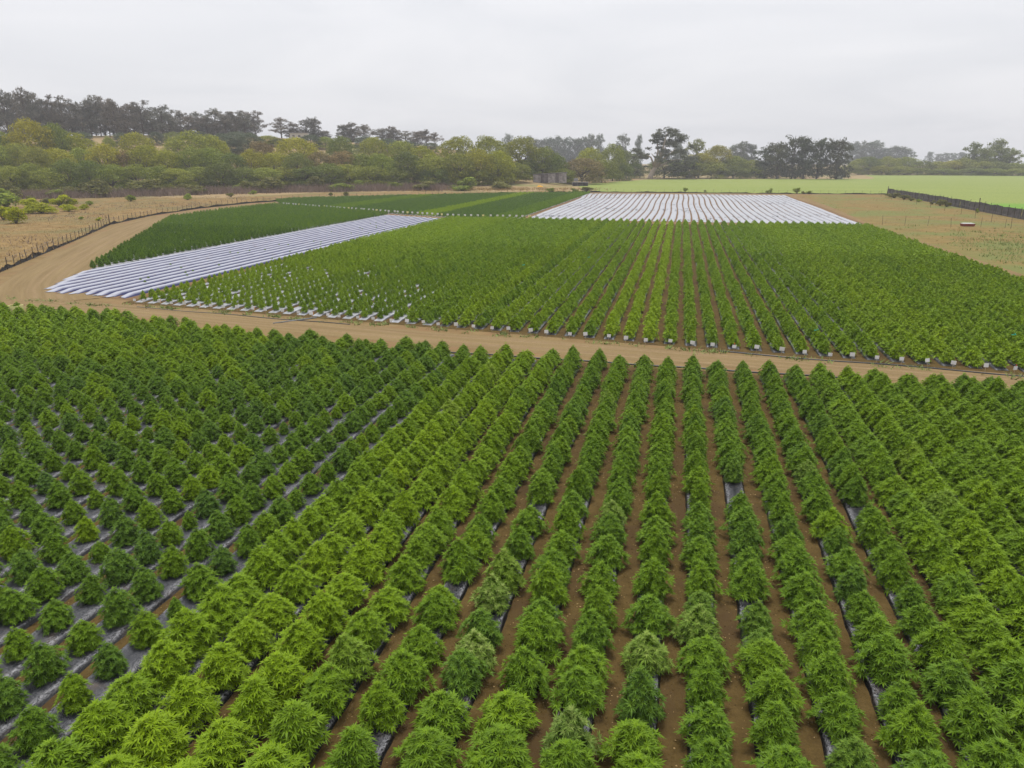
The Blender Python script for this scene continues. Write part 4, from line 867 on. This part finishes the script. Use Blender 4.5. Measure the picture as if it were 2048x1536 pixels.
# ------------------------------------------------------------------ shrubs
def shrub_proto(seed):
    R = random.Random(seed); lobes = []
    for i in range(9):
        az = i * 2.4; rr = R.uniform(.05, .32); q = R.uniform(.16, .26)
        lobes.append(((rr * math.cos(az), rr * math.sin(az), R.uniform(.25, .72)), (q, q, q * 1.1), q * q))
    V, F = leaf_cards(1500, R, lobes, 0.055, (.5, 1.05), up=.5, bottom=-.9)
    t = MB()
    for i in range(5):
        az = i * 1.26; t.tube([(0, 0, -.03), (.12 * math.cos(az), .12 * math.sin(az), .3), (.24 * math.cos(az), .24 * math.sin(az), .6)], [.03, .02, .008], 5)
    return mesh('foliage', V, F, M['tree_leaf']), t.mesh('stem', M['bark'])
FR = random.Random(9)
for (fx, fy) in [(-262, 206), (-250, 222), (-238, 214), (-228, 238), (-215, 236), (-205, 255), (-196, 262), (-186, 282), (-172, 290), (-160, 306), (-146, 309), (-132, 322), (-118, 326), (-100, 334), (-86, 340)]:
    SHRUBS.append((fx + FR.uniform(-4, 4), fy + FR.uniform(-3, 5), FR.uniform(6, 12), FR.uniform(3.0, 6.0), FR.choice('goo'), 'fringe'))
SHP = [shrub_proto(500 + i) for i in range(4)]
SCOL = {'y': (0.34, 0.37, 0.006), 'g': (0.22, 0.28, 0.03), 'o': (0.17, 0.17, 0.04)}
SW = {'y': 'yellow-green', 'g': 'green', 'o': 'olive'}
SPL = {'fringe': 'shrub in the brown brush below the thicket', 'meadow': 'shrub in the dry meadow outside the fence', 'bank': 'shrub on the brown bank near the shed', 'back fence': 'bush on the fence line behind the white strips', 'right fence': 'shrub growing against the grey windbreak fence'}
rank = {}
for note in SPL:
    for n, i in enumerate(sorted((i for i, s in enumerate(SHRUBS) if s[5] == note), key=lambda i: in_frame(SHRUBS[i][0], SHRUBS[i][1], 1)[0])): rank[i] = n + 1
for i, (x, y, w, h, c, note) in enumerate(SHRUBS):
    fo, st = R.choice(SHP)
    t = empty('shrub', (x, y, hf(x, y)), R.uniform(0, 6.28), (w * 1.5, w * 1.5, h * 1.3))
    f = put('foliage', fo, t); b = SCOL[c]; j = R.uniform(.8, 1.15); f.color = (b[0] * j, b[1] * j, b[2] * j, 1); put('stem', st, t)
    tag(t, f'{SW[c]} {SPL[note]}, {nth(rank[i])} from left', 'shrub', SPL[note].split(' ', 1)[1])

# ------------------------------------------------------------------ loose cover: brush, grass, weeds, litter
def blades(pts, mat, name, label, n=(4, 8), h=(0.3, 0.6), w=0.04, lean=0.35, spread=0.25):
    V, F = [], []
    for (x, y, k) in pts:
        z = hf(x, y)
        for _ in range(R.randint(*n)):
            a, hh = R.uniform(0, 6.28), R.uniform(*h) * k
            bx, by = x + R.gauss(0, spread), y + R.gauss(0, spread); ww = w * k * R.uniform(.6, 1.4)
            lx, ly = R.gauss(0, lean) * hh, R.gauss(0, lean) * hh; i = len(V); ca, sa = math.cos(a) * ww, math.sin(a) * ww
            V += [(bx - ca, by - sa, z), (bx + ca, by + sa, z), (bx + lx, by + ly, z + hh)]; F.append((i, i + 1, i + 2))
    return tag(put(name, mesh(name, V, F, mat)), label, name.replace('_', ' '), kind='stuff')
def along(path, n, spread):
    L = [math.dist(a, b) for a, b in zip(path, path[1:])]; out = []
    for _ in range(n):
        s = R.uniform(0, sum(L)); i = 0
        while s > L[i] and i < len(L) - 1: s -= L[i]; i += 1
        a, b = path[i], path[i + 1]; q = s / L[i]
        out.append((a[0] + (b[0] - a[0]) * q + R.gauss(0, spread), a[1] + (b[1] - a[1]) * q + R.gauss(0, spread), R.uniform(.6, 1.3)))
    return out
blades(along([(-260, 215), (-235, 226), (-205, 252), (-180, 285), (-150, 312), (-128, 324), (-108, 332)], 3600, 4.5), M['dead'], 'dead_brush', 'band of dead brown brush along the foot of the thicket', (5, 9), (1.6, 3.4), 0.09, 0.30, 0.9)
blades(along([(-75, 345), (-100, 336), (-130, 322), (-60, 352), (-45, 360)], 900, 6), M['straw'], 'dry_grass', 'dry tan grass on the bank below the shed', (4, 8), (.5, 1.1), 0.08, .35, .6)
pts = []
for _ in range(5200):
    s = R.uniform(0, 1) ** 1.3
    p = along(FENCE_L[1:9], 1, 0)[0]; d = 1.0 + s * 70
    pts.append((p[0] - d * 0.85, p[1] + d * 0.45, R.uniform(.5, 1.25)))
blades(pts, M['straw'], 'dry_grass', 'dry golden grass tufts across the left meadow', (3, 6), (.10, .30), .035, .5, .5)
pts = []
for _ in range(1700):
    p = along(FENCE_L[1:9], 1, 0)[0]; d = 1.0 + R.uniform(0, 1) * 75
    x, y = p[0] - d * 0.85, p[1] + d * 0.45
    if math.sin(x * .11) + math.sin(y * .13 + 1) + R.gauss(0, .5) > .2: pts.append((x, y, R.uniform(.5, 1.2)))
blades(pts, M['dead'], 'dead_weeds', 'scattered brown dead weeds in the left meadow', (3, 7), (.25, .7), .05, .45, .5)
pts = [(R.uniform(43, 95), R.uniform(80, 320), R.uniform(.4, 1.1)) for _ in range(3000)]
blades(pts, M['straw'], 'dry_grass', 'dry straw tufts across the fallow plot on the right', (3, 6), (.12, .34), .045, .5, .6)
pts = [(x, y, k) for (x, y, k) in ((R.gauss(62, 9), R.gauss(115, 22), R.uniform(.5, 1.2)) for _ in range(1900)) if x > 43]
blades(pts, M['weed'], 'green_weeds', 'green weeds growing in the fallow plot by the crop edge', (4, 8), (.2, .5), .06, .5, .5)
pts = []
for _ in range(900):
    x = R.uniform(-70, 34)
    if math.sin(x * 0.9) + math.sin(x * 2.3 + 1) + R.gauss(0, .6) > .3: pts.append((x, sign_y(x) + R.gauss(-.55, .3) - (1.4 if x < -53 else 0), R.uniform(.5, 1.2)))
blades(pts, M['weed'], 'green_weeds', 'low green weeds along the foot of the row signs', (5, 10), (.12, .30), .05, .9, .18)
V, F = [], []
for _ in range(4200):
    k = R.randrange(-16, 14); x, y = rx(k) + ROW / 2 + R.gauss(0, .16), R.uniform(9, 47); s = R.uniform(.008, .028); a = R.uniform(0, 6.28); i = len(V)
    for q in range(4): V.append((x + s * R.uniform(.6, 1.6) * math.cos(a + q * 1.57), y + s * math.sin(a + q * 1.57), .026 + R.uniform(0, .012)))
    V.append((x, y, .03 + s * .7))
    F += [(i, i + 1, i + 4), (i + 1, i + 2, i + 4), (i + 2, i + 3, i + 4), (i + 3, i, i + 4)]
CV, CF = [], []
for _ in range(9000):
    k = R.randrange(-16, 14); x, y = rx(k) + ROW / 2 + R.gauss(0, .15), R.uniform(9, 40); s = R.uniform(.012, .05); a = R.uniform(0, 6.28); i = len(CV)
    for q in range(4): CV.append((x + s * R.uniform(.6, 1.3) * math.cos(a + q * 1.57), y + s * R.uniform(.6, 1.3) * math.sin(a + q * 1.57), .02))
    CV.append((x + R.gauss(0, s * .2), y, .022 + s * R.uniform(.35, .7)))
    CF += [(i, i + 1, i + 4), (i + 1, i + 2, i + 4), (i + 2, i + 3, i + 4), (i + 3, i, i + 4)]
tag(put('soil_clods', mesh('soil_clods', CV, CF, M['furrow'])), 'small crumbly soil clods in the brown furrows', 'soil clods', kind='stuff')
tag(put('litter', mesh('litter', V, F, M['straw'])), 'pale straw bits and pebbles littering the brown furrows', 'litter', kind='stuff')

# ================================================================== ROW SIGNS
def sign_parts():
    s = MB().box((0, 0, .24), (.03, .02, .5)).mesh('stake', M['stake'])
    b = MB().box((0, -.018, .46), (.31, .012, .26)).mesh('board', M['white_board'])
    m = MB().box((0, -.018, .70), (.07, .012, .14), 0, .3).mesh('flag', M['red']); o = MB().box((.19, -.018, .46), (.02, .016, .33)).mesh('edging', M['orange'])
    return s, b, m, o
S_ST, S_BD, S_FL, S_ED = sign_parts()
for n, k in enumerate(range(-33, 18)):
    x = rx(k) + R.gauss(0, .12); y = sign_y(x) + R.gauss(.05, .12); flag = k in (-29, 3, 14); edge = k in (-31, -28, -24, -20, -17)
    t = empty('row_sign', (x, y, .0), YAW * .3 + R.gauss(0, .15)); t.rotation_euler.x = R.gauss(-.08, .06); t.rotation_euler.y = R.gauss(0, .05)
    sc = R.uniform(.85, 1.15); t.scale = (sc, 1, sc)
    put('stake', S_ST, t); put('board', S_BD, t)
    if flag: put('flag', S_FL, t)
    if edge: put('edging', S_ED, t)
    tag(t, f'white row sign{" with red flag" if flag else ""} beside the track, {nth(n + 1)} from the white strips', 'sign', 'row signs along the track')
fm = MB().box((0, 0, .42), (.04, .03, .86)).box((0, -.03, .78), (.46, .02, .36)).mesh('row_marker', M['white_board'])
fy = MB().box((0, 0, .42), (.04, .03, .86)).box((0, -.03, .78), (.46, .02, .36)).mesh('row_marker', M['cream'])
xs = [-119 + 1.56 * i for i in range(56)]
for n, x in enumerate(xs):
    yel = n % 7 == 5
    o = put('row_marker', fy if yel else fm, None, (x + R.gauss(0, .1), far_sign_y(x) + .5 + R.gauss(0, .2), .03), (0, 0, R.gauss(YAW, .2)), (1.1, 1.1, 1.1))
    tag(o, f'tiny {"yellowish" if yel else "white"} row marker before the far plot, {nth(n + 1)} from left', 'sign', 'row markers before the far plot')

# ================================================================== FENCES
def fence(path, name, label, step, ph, pr, fab, fmat, wires, panel_name, seed=0, ragged=0.35, postmat='steel', big=()):
    R = random.Random(seed); root = empty(name, (path[0][0], path[0][1], 0)); tag(root, label, 'fence')
    ox, oy = path[0]; P = []
    for a, b in zip(path, path[1:]):
        n = max(1, round(math.dist(a, b) / step)); P += [(a[0] + (b[0] - a[0]) * q / n - ox, a[1] + (b[1] - a[1]) * q / n - oy) for q in range(n)]
    P.append((path[-1][0] - ox, path[-1][1] - oy))
    pm = MB().tube([(0, 0, -.1), (0, 0, ph)], pr, 5).mesh('post', M[postmat]); pb = MB().tube([(0, 0, -.1), (0, 0, ph * 1.25)], pr * 2.2, 6).mesh('post', M['bark'])
    for i, (x, y) in enumerate(P):
        put('post', pb if i in big else pm, root, (x, y, 0), (R.gauss(0, .05), R.gauss(0, .05), 0), (1, 1, R.uniform(.9, 1.08)))
    if fab:
        hh = fab
        for (a, b) in zip(P, P[1:]):
            n = 7; d = math.dist(a, b) or 1; tx, ty = -(b[1] - a[1]) / d, (b[0] - a[0]) / d; V, F = [], []; h1 = fab * R.uniform(1 - ragged, 1 + ragged * .5)
            if ragged > .3 and R.random() < .12: h1 *= .35
            for k in range(n + 1):
                q = k / n; z = (hh + (h1 - hh) * q) * R.uniform(1 - ragged * .35, 1 + ragged * .2)
                for lv in range(3):
                    off = R.gauss(0, .05) + (.03 if lv != 1 else .09); V.append((a[0] + (b[0] - a[0]) * q + tx * off, a[1] + (b[1] - a[1]) * q + ty * off, z * lv / 2))
            hh = h1
            for k in range(n):
                for lv in range(2): F.append((k * 3 + lv, k * 3 + lv + 3, k * 3 + lv + 4, k * 3 + lv + 1))
            put(panel_name, mesh(panel_name, V, F, M[fmat], True), root)
    for wz in wires:
        put('wire', MB().tube([(x, y, wz + R.gauss(0, .02)) for x, y in P], .012, 3).mesh('wire', M['wire']), root)
    return root
fence(FENCE_L[1:], 'wire_fence', 'wire fence on thin posts with torn black fabric along the dirt track', 2.9, 1.6, .05, .62, 'silt', (1.4, 1.0), 'fabric_panel', 1, .55, big=(33, 60))
fence(FENCE_B, 'wire_fence', 'low black fabric fence behind the white strips', 3.4, 1.5, .04, .5, 'silt', (1.4,), 'fabric_panel', 2, .45)
fence([(83, 331), (82.3, 290), (81.2, 250), (79.8, 205), (78, 160), (76, 118)], 'windbreak_fence', 'tall grey fabric windbreak fence edging the green field', 4.2, 2.7, .06, 2.45, 'windbreak', (), 'fabric_panel', 3, .10, big=(0, 26))
fence([(74.5, 305), (73.8, 272), (72.6, 240), (71, 210), (69, 185), (66.5, 168)], 'post_fence', 'thin tall posts and fine wire standing in front of the windbreak', 16, 2.6, .035, 0, None, (2.4, 1.6), '', 4)
fence([(43, 171.5), (56, 170), (62, 171), (70, 168)], 'post_fence', 'thin posts and wire crossing the fallow plot by the red trough', 4.6, 2.0, .03, 0, None, (1.8, 1.2, .6), '', 5)

# ================================================================== SHED, TROUGH, SMALL THINGS
t = empty('shed', (-71.5, 401, hf(-71.5, 401)), YAW * .6); tag(t, 'long weathered grey board shed at the end of the thicket', 'shed')
for i in range(9):
    x = -8.4 + i * 2.0; h = 4.3 + i * .12
    wp = put('wall_panel', MB().box((x + .95, -2.5, h / 2), (1.94, .12, h)).mesh('wall_panel', M['old_wood_dark'] if i in (2, 3, 6) else M['old_wood']), t)
    b = MB()
    for q in range(5): b.box((x + .1 + q * .42, -2.59, h / 2), (.06, .06, h))
    put('batten', b.mesh('batten', M['old_wood']), wp)
for sx in (-8.5, 9.6): put('side_wall', MB().box((sx, 0, 2.1), (.12, 5, 4.2)).mesh('side_wall', M['old_wood']), t)
put('back_wall', MB().box((.5, 2.5, 2.1), (18, .12, 4.2)).mesh('back_wall', M['old_wood']), t)
rf = put('roof', mesh('roof', [(-8.9, -2.9, 4.45), (9.9, -2.9, 5.55), (9.9, 2.9, 4.9), (-8.9, 2.9, 3.9), (-8.9, -2.9, 4.6), (9.9, -2.9, 5.7), (9.9, 2.9, 5.05), (-8.9, 2.9, 4.05)], [(3, 2, 1, 0), (4, 5, 6, 7), (0, 1, 5, 4), (1, 2, 6, 5), (2, 3, 7, 6), (3, 0, 4, 7)], M['tin']), t)
t = empty('notice_board', (-57.5, 408, hf(-57.5, 408))); tag(t, 'small pale board on posts right of the shed', 'board')
put('board', MB().box((0, 0, 3.2), (2.4, .1, 1.6)).mesh('board', M['tin']), t)
for s in (-1, 1): put('post', MB().box((s, .1, 1.6), (.14, .14, 3.2)).mesh('post', M['old_wood']), t)
t = empty('lean_to', (-54.5, 404, hf(-54.5, 404)), .1); tag(t, 'low grey open lean-to beside the pale board', 'lean-to')
put('roof', MB().box((0, 0, 2.0), (9, 3, .15)).mesh('roof', M['tin']), t); put('wall', MB().box((0, 1.3, .95), (8.6, .1, 1.9)).mesh('wall', M['old_wood_dark']), t)
for s in (-4.2, -1.4, 1.4, 4.2): put('post', MB().box((s, -1.3, .95), (.14, .14, 1.9)).mesh('post', M['old_wood']), t)
t = empty('tarp_heap', (-70.5, 368, hf(-70.5, 368))); tag(t, 'small orange-yellow tarp heap in the brown grass below the shed', 'tarp')
put('tarp', MB().box((0, 0, .35), (2.4, 1.4, .75), 0, .45).box((1.1, .2, .22), (1.2, 1.2, .46), .4, .5).mesh('tarp', M['yellow']), t)
t = empty('trough', (60, 172.6, 0), .15); tag(t, 'low red-brown trough with white cover lying in the fallow plot', 'trough')
put('body', MB().box((0, 0, .3), (2.3, 1.2, .46), 0, 1.12).mesh('body', M['rust']), t); put('cover', MB().box((0, 0, .575), (2.4, 1.25, .07)).box((0, 0, .66), (2.2, 1.1, .08), 0, .8).mesh('cover', M['pvc']), t)
for sx in (-.9, .9):
    for sy in (-.5, .5): put('foot', MB().box((sx, sy, .06), (.16, .16, .14)).mesh('foot', M['black']), t)
t = empty('hut', (117, 606, hf(117, 606)), .2); tag(t, 'small white hut under the dark gum clump', 'hut')
put('wall', MB().box((0, 0, 1.2), (4.2, 3, 2.4)).mesh('wall', M['wall_pale']), t); put('door', MB().box((.6, -1.53, 1.0), (1, .06, 2)).mesh('door', M['old_wood_dark']), t)
put('roof', mesh('roof', [(-2.4, -1.8, 2.4), (2.4, -1.8, 2.4), (2.4, 1.8, 2.4), (-2.4, 1.8, 2.4), (-2.4, 0, 3.5), (2.4, 0, 3.5)], [(0, 1, 5, 4), (2, 3, 4, 5), (1, 2, 5), (3, 0, 4), (3, 2, 1, 0)], M['tin']), t)
bx, by = -273.5, 498.0
bz = hf(bx, by)
t = empty('hill_building', (bx, by, bz), .5); tag(t, 'pale flat-roofed building on the hill skyline between eucalyptus groups', 'building')
put('wall', MB().box((0, 0, 2), (13, 7, 4.4)).mesh('wall', M['wall_pale']), t); put('roof', MB().box((0, 0, 4.35), (14, 8, .3)).mesh('roof', M['tin']), t)
for s in (-4, 0, 4): put('window', MB().box((s, -3.53, 2.2), (1.6, .08, 1.2)).mesh('window', M['old_wood_dark']), t)

def hose(name, pts, r, mat, label, cat):
    return tag(put(name, MB().tube(pts, r, 6).mesh(name, M[mat], True)), label, cat)
hose('supply_hose', [(x, 47.55 - .018 * x + .07 * math.sin(x * .9), .06) for x in np.arange(-16, 13, .8)], .055, 'hose', 'dark supply hose across the far ends of the near rows', 'hose')
hose('supply_hose', [(x, sign_y(x) - .35 + .16 * math.sin(x * .5), .05) for x in np.arange(3.5, 32, .8)], .05, 'hose', 'dark hose lying under the row signs on the right', 'hose')
hose('supply_hose', [(x, sign_y(x) - 1.3 + .12 * math.sin(x * .6), .05) for x in np.arange(-50, -26, .8)], .04, 'hose', 'dark hose lying under the row signs on the left', 'hose')
hose('pipe', [(-33.4, 53.6, .06), (-32.2, 55.0, .07), (-30.9, 56.6, .06)], .06, 'pipe', 'grey pipe lying slantwise across the left part of the track', 'pipe')
hose('stake_pole', [(-2.15, 14.35, .02), (-2.08, 14.9, .22), (-1.98, 15.5, .42)], .012, 'pvc', 'thin pale pole leaning against plants in the near plot', 'pole')
for (x, y, z, lab) in [(-11.4, 95, 1.12, 'teal ribbon tied to a plant left of the bright middle rows, farther one'), (-18.4, 86, 1.1, 'teal ribbon tied to a plant left of the bright middle rows, nearer one'), (10.8, 57, 1.0, 'teal ribbon on a plant behind the right row signs'), (24.8, 58.5, 1.05, 'teal ribbon on a plant at the right picture edge')]:
    tag(put('ribbon', MB().box((0, 0, 0), (.34, .05, .05), .3).box((.1, .05, .04), (.16, .05, .10), 1.1).mesh('ribbon', M['teal']), None, (x, y, z)), lab, 'ribbon')
t = empty('crate', (-57.6, 51.2, 0), .3); tag(t, 'pale yellow crate among plants at the left picture edge', 'crate')
for q in range(4): put('side', MB().box((.5 * math.cos(q * 1.5708), .5 * math.sin(q * 1.5708), .5), (.04, 1.0, 1.0), q * 1.5708).mesh('side', M['cream']), t)
put('floor', MB().box((0, 0, .06), (.94, .94, .08)).mesh('floor', M['cream']), t)

# ================================================================== THE MISTY AIR
m, N, L, out = new_mat('mist')
pv = N.new('ShaderNodeVolumePrincipled'); pv.inputs['Color'].default_value = (0.93, 0.94, 0.98, 1); pv.inputs['Density'].default_value = 0.00026
pv.inputs['Anisotropy'].default_value = 0.0
L.new(pv.outputs[0], out.inputs['Volume'])
hz = put('haze', MB().box((0, 970, 40), (3040, 2480, 84)).mesh('haze', m)); tag(hz, 'thin pale mist over the whole farm', kind='stuff')
hz.visible_shadow = True
